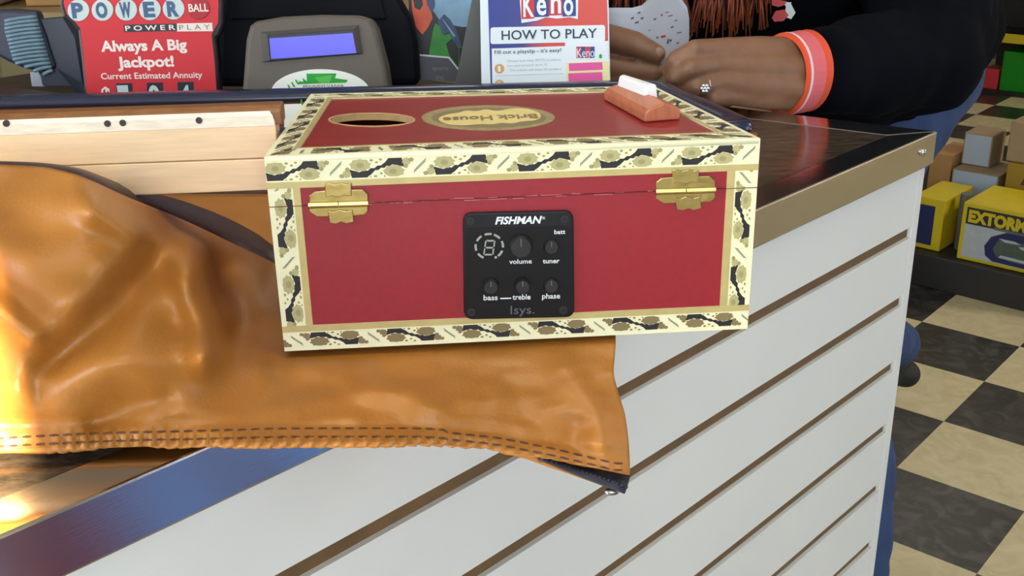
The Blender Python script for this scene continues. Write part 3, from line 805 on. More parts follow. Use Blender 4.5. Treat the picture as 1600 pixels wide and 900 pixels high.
# lower panel, a flat sheet reaching back under the neck and out under the hem
TOPL = [(-80, 303), (200, 303), (420, 303), (440, 380), (470, 440), (970, 440)]
BOTL = [(-80, 704), (30, 697), (300, 688), (500, 684), (640, 686), (760, 698), (850, 723), (900, 742), (940, 757), (960, 763)]
rows = []
for j in range(61):
    row = []
    for i in range(121):
        u, v = i / 120, j / 60
        x0 = -80 + u * 1035
        y = interp(TOPL, x0) + (interp(BOTL, x0) - interp(TOPL, x0)) * v
        x = x0 + (u ** 8) * (interp(XR, min(746, y)) - 960 - 3)
        z = min(-0.0125, ztop(x, min(y, interp(BOT, x))) - 0.0075 - 0.006 * sstep(700, 980, x) * v)
        if y < interp(TOP, x): z = -0.0125
        row.append(W(x, y, ZB + z))
    rows.append(row)
MB().sheet(rows).build('lower_panel', M['leather'], bag, smooth=True, solid=0.003, soffset=-1.0, origin=W(300, 640, ZC))
# dark lining shown along the back edge of the upper panel
UPL = [(-80, 247), (0, 252), (60, 254), (115, 261), (200, 291), (280, 312), (340, 334), (400, 364), (440, 395)]
rows = []
for i in range(60):
    x = -80 + 520 * i / 59
    a = W(x, interp(TOP, x) + 2, ZB + ztop(x, interp(TOP, x) + 2) - 0.0036)
    za = ztop(x, interp(TOP, x) + 2) - 0.004
    y2 = interp(UPL, x)
    drop = 0.0004 + 0.0136 * sstep(150, 330, x)
    zb_ = max(za - drop, -0.0085)
    b = W(x, y2, ZB + zb_)
    m1 = (a + b) / 2 + V(0, 0, 0.0015)
    rows.append([a, m1, b])
MB().sheet(rows).build('lining', M['lining'], bag, smooth=True, solid=0.0015, origin=W(300, 640, ZC))
# zip tape showing at the open corner
zt_ = [(838, 716), (905, 727), (984, 744), (979, 770), (950, 764), (915, 751), (870, 733)]
mb = MB()
za = [(838, 715), (880, 723), (930, 733), (985, 745)]; zb2 = [(842, 719), (885, 737), (925, 753), (976, 772)]
rows = []
for i in range(13):
    t = i / 12
    def at(ps):
        f = t * 3; k = min(2, int(f)); return V(ps[k][0] + (ps[k + 1][0] - ps[k][0]) * (f - k), ps[k][1] + (ps[k + 1][1] - ps[k][1]) * (f - k), 0)
    a, b = at(za), at(zb2)
    zz = ZB + ztop(min(a.x, 980), min(a.y, interp(BOT, a.x))) - 0.0048
    rows.append([W(a.x, a.y - 3, zz), W((a.x + b.x) / 2, (a.y + b.y) / 2, zz - 0.0005), W(b.x, b.y, zz - 0.0015)])
MB().sheet(rows).build('zip_tape', M['zipper'], bag, smooth=True, solid=0.0012, origin=W(960, 760, ZC))
mb = MB()
for i in range(20):
    t = i / 19; x = 848 + 130 * t; y = 719 + 40 * t + 4 * t * t
    zz = ZB + ztop(min(x, 980), interp(BOT, min(x, 980))) - 0.0042
    mb.ball(W(x, y - 2, zz), 0.0012, seg=8, rings=6)
mb.build('zip_teeth', M['zipper'], bag, smooth=True)
zz = ZB - 0.066
MB().ball(W(956, 768, zz), (0.0042, 0.0024, 0.0022)).ball(W(961, 763, zz), (0.0018, 0.0018, 0.0018)).build('zip_pull', M['zip_metal'], bag, smooth=True)
# the two rows of stitches
mb = MB()
for off in (0.055, 0.024):
    i = 0; x = -70.0
    while x < 972:
        def sp(xx):
            t = interp(TOP, xx); b = interp(BOT, xx); bl = b - off * 460 * (0.9 if xx < 700 else 0.75)
            return W(xx, bl, ZB + ztop(xx, bl) + 0.0003)
        mb.tube([sp(x), sp(x + 7), sp(x + 14)], [0.0003, 0.0006, 0.0003], 6)
        x += 21
mb.build('stitching', M['thread'], bag)

# ------------------------------------------------------------------ things standing behind the tray
def ground(pl, px, py_guess=0):                               # foot of a plane on the counter
    return pl
# --- jackpot sign
M['sign_red'] = mat('sign_red', (206, 44, 56), 0.5, var=0.03, scale=6)
M['sign_black'] = mat('sign_black', (26, 26, 32), 0.4)
M['ball_white'] = mat('ball_white', (196, 214, 214), 0.4)
M['ball_red'] = mat('ball_red', (170, 34, 50), 0.4)
M['letter_blue'] = mat('letter_blue', (66, 96, 134), 0.5)
M['sign_white'] = mat('sign_white', (236, 226, 220), 0.5)
M['window_dark'] = mat('display_window', (40, 52, 64), 0.35)
SPN = Plane(V(-0.35, 1.30, 1.2), (0.03, -1, 0.05))
def down_to(pl, px, py, z):                                   # photo row at which the plane reaches level z below px,py
    lo, hi = py, 700
    for _ in range(40):
        m = (lo + hi) / 2
        if pl.at(px, m).z > z: lo = m
        else: hi = m
    return lo
sign = thing('lottery_jackpot_sign', SPN.at(240, down_to(SPN, 240, 120, ZC + 0.005)), 'red jackpot sign with white lettering and black edge behind the tray', 'sign')
yb = down_to(SPN, 240, 120, ZC + 0.005)
head = [(118, -70), (330, -74), (346, -30), (350, 8), (349, 40), (343, 56), (338, 60), (342, 100), (345, yb), (134, yb), (126, 90), (121, 48), (112, 38), (98, 26), (92, 8), (94, -20), (104, -50)]
MB().poly(SPN, head, -0.018, 0.0).build('sign_back', M['sign_black'], sign, bevel=0.003)
red = [(122, -64), (326, -68), (339, -28), (342, 8), (341, 36), (335, 46), (331, 54), (336, 100), (340, yb - 4), (138, yb - 4), (131, 88), (126, 44), (117, 33), (105, 22), (100, 6), (102, -18), (110, -46)]
face = MB().poly(SPN, red, 0.0, 0.0012).build('sign_face', M['sign_red'], sign)
for k, (x, y, ch) in enumerate(((123.5, 16, 'P'), (161, 15.5, 'O'), (198, 15, 'W'), (235, 14.5, 'E'), (272, 13.5, 'R'))):
    b = MB().disc(SPN, x, y, 17, 17, 0.0012, 0.0022, 0, 32).build('logo_ball', M['ball_white'], face, bevel=0.0006)
    text('lettering', ch, SPN, x - 9, y + 11, x + 9, y + 10.6, 22, M['letter_blue'], b, off=0.0026, bold=0.05)
b = MB().disc(SPN, 311, 13, 17, 17, 0.0012, 0.0022, 0, 32).build('logo_ball', M['ball_red'], face, bevel=0.0006)
text('lettering', 'BALL', SPN, 296, 18, 327, 17.3, 12, M['sign_white'], b, off=0.0026, bold=0.02)
pb = MB().poly(SPN, [(194, 38.5), (277, 36.5), (277.4, 48), (194.4, 50)], 0.0012, 0.0018).build('logo_bar', M['window_dark'], face)
text('lettering', 'P O W E R', SPN, 197, 47.8, 275, 46, 7.6, M['sign_white'], pb, off=0.0022, bold=0.02)
pw = MB().poly(SPN, [(277, 36.5), (332, 35.5), (333, 48.5), (277.4, 49)], 0.0012, 0.0018).build('logo_bar', M['sign_white'], face)
text('lettering', 'P L A Y', SPN, 281, 46.6, 329, 45.6, 8, M['greyprint'], pw, off=0.0022)
text('lettering', 'Always A Big', SPN, 159, 80, 293, 77, 16, M['sign_white'], face, off=0.0016, bold=0.035)
text('lettering', 'Jackpot!', SPN, 185, 105, 273, 103, 16, M['sign_white'], face, off=0.0016, bold=0.035)
text('lettering', 'Current Estimated Annuity', SPN, 159, 123.5, 317, 121, 9.5, M['sign_white'], face, off=0.0016, bold=0.015)
text('lettering', '$', SPN, 161, 158, 175, 157.6, 22, M['sign_white'], face, off=0.0016, bold=0.03)
for x, ch in ((195, '1'), (243, '0'), (291, '4')):
    wd = MB().poly(SPN, [(x - 13, 130 - (x - 195) * .02), (x + 12, 129.5 - (x - 195) * .02), (x + 13, 166), (x - 12, 166)], 0.0012, 0.0016).build('number_window', M['window_dark'], face)
    text('lettering', ch, SPN, x - 8, 162, x + 9, 161.6, 28, M['ball_white'], wd, off=0.002, bold=0.04)

# --- customer display with its sticker, and the dark monitor behind it
M['case_grey'] = mat('warm_grey_plastic', (92, 84, 76), 0.5, bump=0.08, scale=500)
M['case_dark'] = mat('darker_grey_plastic', (66, 60, 55), 0.5)
M['lcd'] = mat('blue_backlit_screen', (40, 40, 170), 0.2, emit=(70, 62, 222), estr=0.72)
M['lcd_edge'] = mat('screen_surround', (34, 36, 60), 0.4)
M['navy_black'] = mat('dark_navy_plastic', (7, 9, 19), 0.65, spec=0.2)
M['sticker'] = mat('white_sticker', (232, 238, 232), 0.4)
M['green1'] = mat('green_print', (14, 160, 40), 0.5)
M['green2'] = mat('light_green_print', (80, 188, 74), 0.5)
CPN = Plane(V(-0.22, 1.27, 1.2), (0.05, -1, 0.16))
yc = down_to(CPN, 490, 120, ZC + 0.014)
con = thing('customer_display', CPN.at(490, yc), 'grey lottery customer display with a lit blue screen and oval sticker', 'display')
outl = [(376, yc), (379, 130), (384, 62), (390, 40), (400, 33), (440, 26), (500, 23), (560, 24), (578, 28), (588, 44), (604, 105), (612, yc)]
MB().poly(CPN, outl, -0.07, 0.0).build('case', M['case_grey'], con, bevel=0.006, seg=3)
mb = MB()
oq = [(408, 50), (560, 39), (567, 84), (411, 97)]; iq = [(419, 55), (552, 46), (559, 83), (423, 94)]
for i in range(4):
    j = (i + 1) % 4
    mb.loft([CPN.at(*p) for p in (oq[i], oq[j], iq[j], iq[i])], [CPN.at(*oq[i]) + CPN.n * 0.002, CPN.at(*oq[j]) + CPN.n * 0.002, CPN.at(*iq[j]) + CPN.n * 0.0045, CPN.at(*iq[i]) + CPN.n * 0.0045])
mb.build('screen_bezel', M['case_dark'], con)
MB().poly(CPN, iq, 0.0, 0.0015).build('screen_surround', M['lcd_edge'], con)
MB().poly(CPN, [(421, 60), (551, 51.5), (557, 83), (424, 92)], 0.0015, 0.0022).build('screen', M['lcd'], con)
stk = MB().disc(CPN, 501, 144, 77, 36, 0.0002, 0.0012, 0, 56).build('sticker', M['sticker'], con)
mb = MB()
mb.poly(CPN, [(479, 115), (526, 114.5), (523.5, 122), (543.5, 125), (541, 129), (465, 131.5), (468, 126.5), (474, 128), (473, 122), (480, 127)], 0.0012, 0.0016, 0)
mb.poly(CPN, [(492, 121), (520, 117), (515, 129), (500, 130)], 0.0016, 0.0018, 1)
for k in range(3): mb.poly(CPN, [(457 + 6 * k - 8, 133 - 4 * k), (459 + 6 * k - 8, 132 - 4 * k), (464 + 6 * k - 8, 140 - 4 * k), (461 + 6 * k - 8, 140 - 4 * k)], 0.0012, 0.0016, 0)
mb.poly(CPN, [(470, 142), (535, 140), (535, 147), (470, 149)], 0.0012, 0.0016, 0)
mb.build('sticker_logo', [M['green1'], M['green2']], stk)
text('lettering', 'PENNSYLVANIA', CPN, 474, 138.5, 538, 136.5, 5.5, M['greyprint'], stk, off=0.0018, bold=0.01)
MPN = Plane(V(-0.2, 1.40, 1.2), (0.02, -1, 0.06))
ym = down_to(MPN, 500, 120, ZC + 0.007)
mon = thing('lottery_terminal', MPN.at(500, ym), 'dark navy rounded terminal housing behind the grey customer display', 'terminal')
MB().poly(MPN, [(332, ym), (336, 40), (345, -60), (380, -90), (560, -90), (606, -30), (625, -2), (643, 30), (652, 70), (656, ym)], -0.034, 0.0).build('housing', M['navy_black'], mon, bevel=0.012, seg=3)
MB().poly(MPN, [(360, 30), (366, -50), (390, -74), (550, -74), (592, -20), (604, 30)], 0.0, 0.004).build('back_panel', M['navy_black'], mon, bevel=0.002)
# --- paper slip with green print standing in the tray
M['slip'] = mat('white_card', (226, 230, 224), 0.6)
SLN = Plane(V(-0.25, 1.125, ZC), (0, -1, 0.2))
ys = down_to(SLN, 470, 170, ZC + 0.0075)
sl_o = MB().poly(SLN, [(444, 163), (500, 161), (505, ys), (444, ys)], -0.0012, 0.0).build('card', M['slip'])
tag(sl_o, 'small white card with a green loop print standing in the tray beside the neck end', 'card')
mb = MB()
def loop(cx, cy, r0, r1, a0, a1):
    o_, i_ = [], []
    for k in range(13):
        a = math.radians(a0 + (a1 - a0) * k / 12)
        o_.append((cx + r1 * math.cos(a), cy + r1 * math.sin(a))); i_.append((cx + r0 * math.cos(a), cy + r0 * math.sin(a)))
    for k in range(12): mb.poly(SLN, [o_[k], o_[k + 1], i_[k + 1], i_[k]], 0.0001, 0.0004)
loop(478, 158, 6, 8.2, 30, 200); loop(474, 160, 3, 4.4, 10, 190)
mb.build('green_print', M['green1'], sl_o)

# --- tent card with playing instructions
M['keno_grad'] = None
def gradmat():
    m = bpy.data.materials.new('printed_blue_to_red'); m.use_nodes = True; nt = m.node_tree; b = nt.nodes['Principled BSDF']
    tc = nt.nodes.new('ShaderNodeTexCoord'); sp = nt.nodes.new('ShaderNodeSeparateXYZ'); cr = nt.nodes.new('ShaderNodeValToRGB')
    ma = nt.nodes.new('ShaderNodeMath'); ma.operation = 'MULTIPLY_ADD'; ma.inputs[1].default_value = -0.15
    nt.links.new(tc.outputs['Generated'], sp.inputs[0])
    nt.links.new(sp.outputs['Z'], ma.inputs[0]); nt.links.new(sp.outputs['X'], ma.inputs[2])
    e = cr.color_ramp.elements; e[0].position = 0.0; e[0].color = lin((34, 52, 140)) + (1,); e[1].position = 0.40; e[1].color = lin((206, 64, 52)) + (1,)
    x = e.new(0.22); x.color = lin((50, 56, 132)) + (1,)
    nt.links.new(ma.outputs[0], cr.inputs[0]); nt.links.new(cr.outputs[0], b.inputs['Base Color']); b.inputs['Roughness'].default_value = 0.4
    return m
M['keno_grad'] = gradmat()
M['card_white'] = mat('card_white', (222, 232, 240), 0.45)
M['card_shaded'] = mat('card_back_shaded', (112, 114, 112), 0.6)  # shade on the back leaf is put into this grey
M['kred'] = mat('print_red', (196, 40, 46), 0.45)
M['kblue'] = mat('print_blue', (38, 56, 130), 0.45)
M['navytext'] = mat('print_navy_text', (44, 58, 84), 0.5)
M['fainttext'] = mat('print_faint_text', (170, 182, 192), 0.5)
M['pink'] = mat('print_pink', (222, 84, 158), 0.5)
M['paleyellow'] = mat('print_pale_yellow', (230, 222, 166), 0.5)
M['orange'] = mat('print_orange', (206, 160, 96), 0.5)
KPN = Plane(V(0.05, 1.262, 1.2), (-0.12, -1, 0.18))
yk = down_to(KPN, 850, 110, ZC + 0.0008)
ken = thing('tent_card', KPN.at(850, yk), 'blue and red tent card with how to play instructions by the hands', 'card')
MB().poly(KPN, [(749, -60), (949, -66), (955, yk), (753, yk)], -0.0014, 0.0).build('front_leaf', M['card_white'], ken)
fk = MB().poly(KPN, [(761, -56), (947, -62), (953, yk), (768, yk)], 0.0, 0.0006).build('printed_face', M['keno_grad'], ken)
# back leaf leaning away, meeting the front leaf at the top
fa, fbb = KPN.at(749, -60), KPN.at(949, -66)
ba, bb_ = KPN.at(742, yk) + V(-0.03, 0.085, 0), KPN.at(948, yk) + V(-0.02, 0.085, 0)
MB().loft([fa, fbb, bb_, ba], [p + V(0, 0.0014, 0) for p in (fa, fbb, bb_, ba)]).build('back_leaf', M['card_shaded'], ken)
lg = MB()
lg.poly(KPN, [(810, -34), (904, -36), (903, 30), (890, 27), (870, 29), (853, 27), (840, 32), (815, 36)], 0.0006, 0.0012, 0)
for x0, x1, yb_, c in ((815, 835, 30, 1), (835, 858, 27, 2), (858, 879, 24.5, 1), (879, 900, 26, 2)):
    lg.poly(KPN, [(x0 - 0.6, -26), (x1 - 0.6, -26), (x1, yb_ - 1), (x0, yb_)], 0.0012, 0.0016, c)
lgo = lg.build('logo', [M['card_white'], M['kred'], M['kblue']], fk)
for ch, x0, x1, yb_ in (('K', 818, 835, 26), ('e', 839, 854, 23), ('n', 861, 877, 20.5), ('o', 881, 896, 23)):
    text('lettering', ch, KPN, x0, yb_, x1, yb_ - 0.4, 36, M['card_white'], lgo, off=0.002, bold=0.02)
hp = MB().poly(KPN, rrect(766.5, 41, 945.5, 67, 4, -0.022), 0.0006, 0.0012).build('heading_box', M['card_white'], fk)
text('lettering', 'HOW TO PLAY', KPN, 784, 62.3, 933, 58.8, 14.5, M['navytext'], hp, off=0.0016, bold=0.012)
wp = MB().poly(KPN, [(768.5, 76), (884, 72), (886, yk - 2), (770, yk - 2)], 0.0006, 0.001).build('text_box', M['card_white'], fk)
text('lettering', "Fill out a playslip - it's easy!", KPN, 773, 84.5, 877, 81, 5.8, M['navytext'], wp, off=0.0013, bold=0.008)
for k, (x0, x1, y, sx_) in enumerate(((793, 876, 97, 'Choose how many SPOTS (numbers)'), (793, 856, 104.5, 'you want to match up to 10.'), (796, 877, 111.5, 'This column will show 10 numbers'))):
    text('lettering', sx_, KPN, x0, y, x1, y - 2.2, 3.8, M['fainttext'], wp, off=0.0013)
for y, ch in ((107.5, '1'), (132, '2')):
    cr_ = MB().disc(KPN, 780.5, y, 7.6, 7.6, 0.001, 0.0013, 0, 24).build('step_circle', M['orange'], wp)
    text('lettering', ch, KPN, 778.5, y + 4.5, 782.5, y + 4.4, 9, M['card_white'], cr_, off=0.0016)
MB().poly(KPN, [(774, 118), (880, 114.5), (880, 115.3), (774, 118.8)], 0.001, 0.0012).build('rule_line', M['fainttext'], wp)
ps = MB().poly(KPN, [(883, 66.5), (950.5, 64), (953, yk), (886, yk)], 0.0012, 0.002).build('playslip_picture', M['card_white'], fk)
mb = MB()
mb.poly(KPN, [(885, 98), (952, 95), (953, yk), (886, yk)], 0.002, 0.0022, 0)
mb.poly(KPN, [(889, 99), (941, 97), (942, 109), (889.5, 111)], 0.0022, 0.0024, 1)
mb.poly(KPN, [(888, 114.5), (941, 112.5), (942, 130), (889, 130)], 0.0022, 0.0024, 1)
for k, c in enumerate((2, 3, 2, 3)): mb.poly(KPN, [(900.5 + 7.2 * k, 73), (907.5 + 7.2 * k, 72.8), (907.5 + 7.2 * k, 90), (900.5 + 7.2 * k, 91)], 0.002, 0.0024, c)
mb.disc(KPN, 938.5, 88, 2.6, 3.6, 0.002, 0.0024, 4, 12)
mb.build('slip_print', [M['paleyellow'], M['pink'], M['kred'], M['kblue'], M['green1']], ps)
text('lettering', 'Keno', KPN, 901.5, 89.5, 929, 88.8, 14, M['card_white'], ps, off=0.0027)

# --- ticket advert between terminal and tent card
M['advsky'] = mat('printed_sky', (128, 172, 206), 0.4, var=0.35, scale=20)
M['advdark'] = mat('printed_dark', (14, 16, 20), 0.4)
M['advorange'] = mat('printed_orange', (222, 84, 40), 0.4, var=0.15, scale=40)
M['advgreen'] = mat('printed_green', (30, 140, 28), 0.4, var=0.25, scale=40)
M['advblue'] = mat('printed_blue', (42, 70, 110), 0.4, var=0.3, scale=60)
M['advpale'] = mat('printed_pale_blue', (120, 170, 210), 0.4)
M['advgrey'] = mat('printed_grey', (82, 84, 96), 0.5)
APN = Plane(V(-0.04, 1.452, 1.2), (0.0, -1, 0.1))
ya = down_to(APN, 690, 110, ZC + 0.004)
adv = thing('counter_advert', APN.at(690, ya), 'dark printed counter card with orange and green racing vehicles under a blue sky', 'card')
MB().poly(APN, [(638, -40), (752, -44), (756, ya), (640, ya)], -0.002, 0.0).build('backing', M['advdark'], adv)
mb = MB()
mb.poly(APN, [(676, -40), (750, -44), (752, 42), (722, 42), (690, 36), (672, 10)], 0.0, 0.0004, 0)
ad = mb.build('sky_print', M['advsky'], adv)
mb = MB()
mb.poly(APN, [(642, -20), (668, -24), (672, 10), (676, 28), (668, 44), (660, 54), (650, 42), (644, 16)], 0.0004, 0.0008, 0)
mb.poly(APN, [(645, -6), (659, -8), (661, 8), (656, 16), (648, 12)], 0.0008, 0.001, 1)
mb.poly(APN, [(664, -10), (678, -10), (680, 8), (675, 22), (668, 8)], 0.0008, 0.001, 2)
mb.poly(APN, [(680, 36), (686, 40), (694, 55), (704, 52), (718, 74), (717, 110), (700, 90), (670, 86), (676, 50)], 0.0008, 0.0012, 3)
mb.poly(APN, [(684, 34), (694, 22), (703, 30), (712, 44), (719, 64), (722, 76), (712, 70), (702, 50), (692, 54)], 0.0012, 0.0015, 2)
mb.poly(APN, [(690, 28), (694, 32), (712, 56), (709, 58)], 0.0015, 0.0017, 4)
mb.poly(APN, [(697, 68), (706, 60), (717, 76), (716, 104), (702, 86)], 0.0015, 0.0018, 1)
mb.build('vehicle_print', [M['advorange'], M['advdark'], M['advblue'], M['advgreen'], M['advpale']], adv)
mb = MB()
mb.poly(APN, [(656, 86), (702, 90), (718, 111), (722, ya), (658, ya)], 0.0018, 0.0022, 0)
mb.poly(APN, [(656, 84.5), (702, 88.5), (719, 110), (718, 112), (701, 91), (656, 87)], 0.0022, 0.0024, 1)
gp = mb.build('caption_print', [M['advgrey'], M['card_white']], adv)
text('lettering', 'sports', APN, 676, 109, 701, 109, 6, M['greyprint'], gp, off=0.0026)
text('lettering', 'INC', APN, 682, 124, 694, 124, 5.5, M['greyprint'], gp, off=0.0026)

# --- ribbed device on a stand, far left
M['rib'] = mat('ribbed_blue_grey', (104, 132, 148), 0.45)
M['device'] = mat('device_navy_plastic', (44, 50, 70), 0.4)
M['silver'] = mat('silver_plastic', (168, 172, 186), 0.35, metal=0.4)
DPN = Plane(V(-0.65, 1.38, 1.2), (0.16, -1, 0.1))
yd = down_to(DPN, 80, 120, ZC + 0.016)
dev = thing('card_scanner', DPN.at(80, yd), 'ribbed blue grey scanner head on a black stand beside the red sign', 'scanner')
MB().poly(DPN, [(-40, 16), (20, 15), (56, 17), (66, 40), (88, 106), (66, 112), (40, 108), (12, 96), (-10, 84), (-40, 70)], -0.03, 0.0).build('scanner_body', M['device'], dev, bevel=0.004)
mb = MB()
for k in range(15):
    y0 = 26 + 6 * k
    xa = 8 + max(0, (y0 - 40)) * 0.28; xb = 58 + (y0 - 26) * 0.30
    if y0 > 90: xa = 20 + (y0 - 90) * 2.4
    if xb - xa < 6: continue
    mb.tube([DPN.at(xa + (xb - xa) * t, y0 + 7 - 12 * t + 5 * t * t, 0.0016) for t in (0, .2, .4, .6, .8, 1)], 0.0024, 8)
mb.build('ribbed_panel', M['rib'], dev, smooth=True)
MB().poly(DPN, [(60, 30), (97, 27), (109, 46), (117, 60), (132, 150), (134, yd), (70, yd), (64, 134), (60, 116), (84, 106), (72, 60)], -0.05, -0.006).build('stand', M['device'], dev, bevel=0.005)
MB().poly(DPN, [(43, 114), (56, 113), (67, 136), (72, yd), (50, yd), (46, 136)], -0.03, -0.012).build('holder', M['silver'], dev, bevel=0.004)
# --- dark brown low board at far left
M['darkbrown'] = mat('dark_brown_leatherette', (62, 38, 34), 0.45, var=0.2, scale=20)
bp_ = [W(-140, 133, ZB + 0.012), W(10, 134, ZB + 0.012), W(136, 149, ZB + 0.012), W(136, 154, ZB + 0.012), W(-140, 156, ZB + 0.012)]
mb = MB().prism([(p.x, p.y) for p in bp_], ZC + 0.0005, ZB + 0.012)
tag(mb.build('menu_folder', M['darkbrown'], bevel=0.003), 'dark brown folder lying behind the tray below the ribbed scanner', 'folder')
# ------------------------------------------------------------------ store shelving at the right with boxed goods
M['shelf_black'] = mat('black_shelf_metal', (34, 31, 30), 0.45)
M['cardboard'] = mat('brown_cardboard', (176, 134, 84), 0.8, var=0.08, scale=20)
M['cardtan'] = mat('tan_cardboard', (150, 128, 100), 0.8, var=0.08, scale=20)
M['boxyellow'] = mat('yellow_carton', (198, 176, 20), 0.5, var=0.05, scale=20)
M['boxwhite'] = mat('white_carton', (166, 182, 200), 0.6)
M['boxblue'] = mat('dark_blue_print', (24, 32, 84), 0.5)
M['boxgrey'] = mat('pale_grey_print', (168, 176, 180), 0.5, var=0.08, scale=30)
M['toolgreen'] = mat('printed_tool_green', (70, 84, 76), 0.5, var=0.2, scale=60)
M['greygreen'] = mat('grey_green_plastic', (92, 98, 92), 0.6)
M['boxbrown'] = mat('dark_maroon_print', (86, 40, 28), 0.6)
M['boxochre'] = mat('ochre_carton', (150, 120, 26), 0.6)
M['green_box'] = mat('green_carton', (10, 130, 14), 0.5)
M['red_box2'] = mat('red_carton', (190, 50, 54), 0.5)
zb_ = 0.12
q0, q1 = W(1490, 402, zb_), W(1600, 427, zb_)
sd = (q1 - q0).normalized(); sn = V(sd.y, -sd.x, 0)
if sn.dot(-q0) < 0: sn = -sn
def sp_(a, b, z=0): return q0 + sd * a - sn * b + V(0, 0, z - zb_)     # along the run, back into the shelf, height
def shelfplane(b): return Plane(sp_(0, b), sn)
shf = thing('display_shelf', sp_(0.2, 0.3, 0), 'low black store shelf holding yellow and white cartons on the checkered floor', 'shelf')
def sbox(mb, a0, a1, b0, b1, z0, z1, m=0):
    return mb.loft([sp_(a0, b0, z0), sp_(a1, b0, z0), sp_(a1, b1, z0), sp_(a0, b1, z0)], [sp_(a0, b0, z1), sp_(a1, b0, z1), sp_(a1, b1, z1), sp_(a0, b1, z1)], m)
sbox(MB(), -0.42, 1.3, -0.03, 0.78, 0.0, zb_ - 0.002).build('base_deck', M['shelf_black'], shf, bevel=0.004)
zm = 0.215
sbox(MB(), -0.42, 1.3, 0.30, 0.78, zm - 0.021, zm - 0.001).build('shelf_board', M['shelf_black'], shf, bevel=0.003)
sbox(MB(), -0.42, 1.3, 0.75, 0.78, zb_, zm + 0.06).build('back_panel', M['shelf_black'], shf)
for a in (-0.40, 1.27): sbox(MB(), a - 0.02, a + 0.02, 0.72, 0.77, zb_, zm + 0.16).build('upright', M['shelf_black'], shf)
def carton(name, plane_b, pts, depth, m, label, cat='box', bevel=0.003):
    """front outline in photo pixels on the plane plane_b behind the shelf edge; depth goes back"""
    pl = shelfplane(plane_b)
    o = MB().poly(pl, pts, -depth, 0.0).build(name, m, bevel=bevel)
    tag(o, label, cat)
    return o, pl
def square(pl, x0, y0, x1, y1, z0):
    """upright rectangle: bottom at level z0, left edge at x0, right at x1, top so that the upper left lands on row y0"""
    def z_at(px, z):
        lo, hi = -200, 900
        for _ in range(50):
            m = (lo + hi) / 2
            if pl.at(px, m).z > z: lo = m
            else: hi = m
        return lo
    zt = pl.at(x0, y0).z
    return [(x0, z_at(x0, zt)), (x1, z_at(x1, zt)), (x1, z_at(x1, z0)), (x0, z_at(x0, z0))]
def boxed(name, b, x0, y0, x1, z0, depth, m, label, **k):
    pl = shelfplane(b)
    # keep true right angles: left and right edges vertical in the place
    pts = square(pl, x0, y0, x1, 0, z0)
    A = pl.at(*pts[3]); B = pl.at(*pts[2]); T = pl.at(*pts[0])
    wv = B - A; hv = V(0, 0, T.z - A.z)
    back = -pl.n * depth
    mb = MB().loft([A, B, B + hv, A + hv], [A + back, B + back, B + hv + back, A + hv + back])
    o = mb.build(name, m, bevel=0.003, **k); tag(o, label, 'box')
    def at(u, v, off=0.0): return A + wv * u + hv * v + pl.n * off
    return o, pl, at
def upoly(mb, at, pts, o0, o1, m=0):
    return mb.loft([at(u, v, o0) for u, v in pts], [at(u, v, o1) for u, v in pts], m)
# big yellow carton with a pictured tool
yb_o, pl, at = boxed('yellow_carton', 0.0, 1494, 313, 1668, zb_, 0.26, M['boxyellow'], 'large yellow carton with a blue pictured tool at the shelf front')
mb = MB()
upoly(mb, at, [(0.04, 0.06), (0.97, 0.06), (0.97, 0.64), (0.04, 0.64)], 0.0003, 0.001, 0)
upoly(mb, at, [(0.04, 0.64), (0.97, 0.64), (0.97, 0.93), (0.04, 0.93)], 0.0003, 0.001, 2)
upoly(mb, at, [(0.26, 0.16), (0.33, 0.08), (0.97, 0.06), (0.97, 0.64), (0.42, 0.62), (0.29, 0.5), (0.24, 0.32)], 0.001, 0.0014, 1)
upoly(mb, at, [(0.32, 0.30), (0.36, 0.18), (0.5, 0.14), (0.9, 0.14), (0.92, 0.34), (0.76, 0.46), (0.5, 0.5), (0.36, 0.48)], 0.0014, 0.0018, 3)
upoly(mb, at, [(0.36, 0.5), (0.5, 0.5), (0.56, 0.46), (0.42, 0.45)], 0.0018, 0.002, 0)
upoly(mb, at, [(0.54, 0.42), (0.76, 0.5), (0.78, 0.46), (0.58, 0.38)], 0.0018, 0.002, 0)
upoly(mb, at, [(0.38, 0.17), (0.88, 0.15), (0.88, 0.19), (0.4, 0.22)], 0.0018, 0.002, 0)
upoly(mb, at, [(0.3, 0.63), (0.95, 0.6), (0.95, 0.64), (0.3, 0.67)], 0.0014, 0.0018, 4)
mb.build('printed_front', [M['boxgrey'], M['boxblue'], M['shelf_black'], M['toolgreen'], M['greygreen']], yb_o)
class UV:
    pass
def uvtext(name, s, at, u0, v0, u1, h, m, parent, off, bold=0.02):
    class PP: pass
    p = PP(); a = at(u0, v0); b = at(u1, v0); up = at(u0, v0 + h)
    p.n = (at(0, 0, 1) - at(0, 0, 0)).normalized()
    p.at = lambda x, y, o=0.0: at(u0 + (u1 - u0) * x, v0 - h * y)
    return text(name, s, p, 0, 0, 1, 0, 1, m, parent, off=off, bold=bold)
uvtext('lettering', 'EXTORMIN', at, 0.06, 0.69, 0.72, 0.19, M['boxyellow'], yb_o, 0.0014, 0.06)
# narrow yellow carton seen past the counter end
y2, pl, at = boxed('yellow_carton', 0.02, 1418, 303, 1467, zb_, 0.24, M['boxyellow'], 'narrow yellow carton with a dark blue panel, half behind the counter end')
mb = MB(); upoly(mb, at, [(0.08, 0.09), (0.72, 0.09), (0.72, 0.86), (0.08, 0.86)], 0.0003, 0.001); mb.build('printed_panel', M['boxblue'], y2)
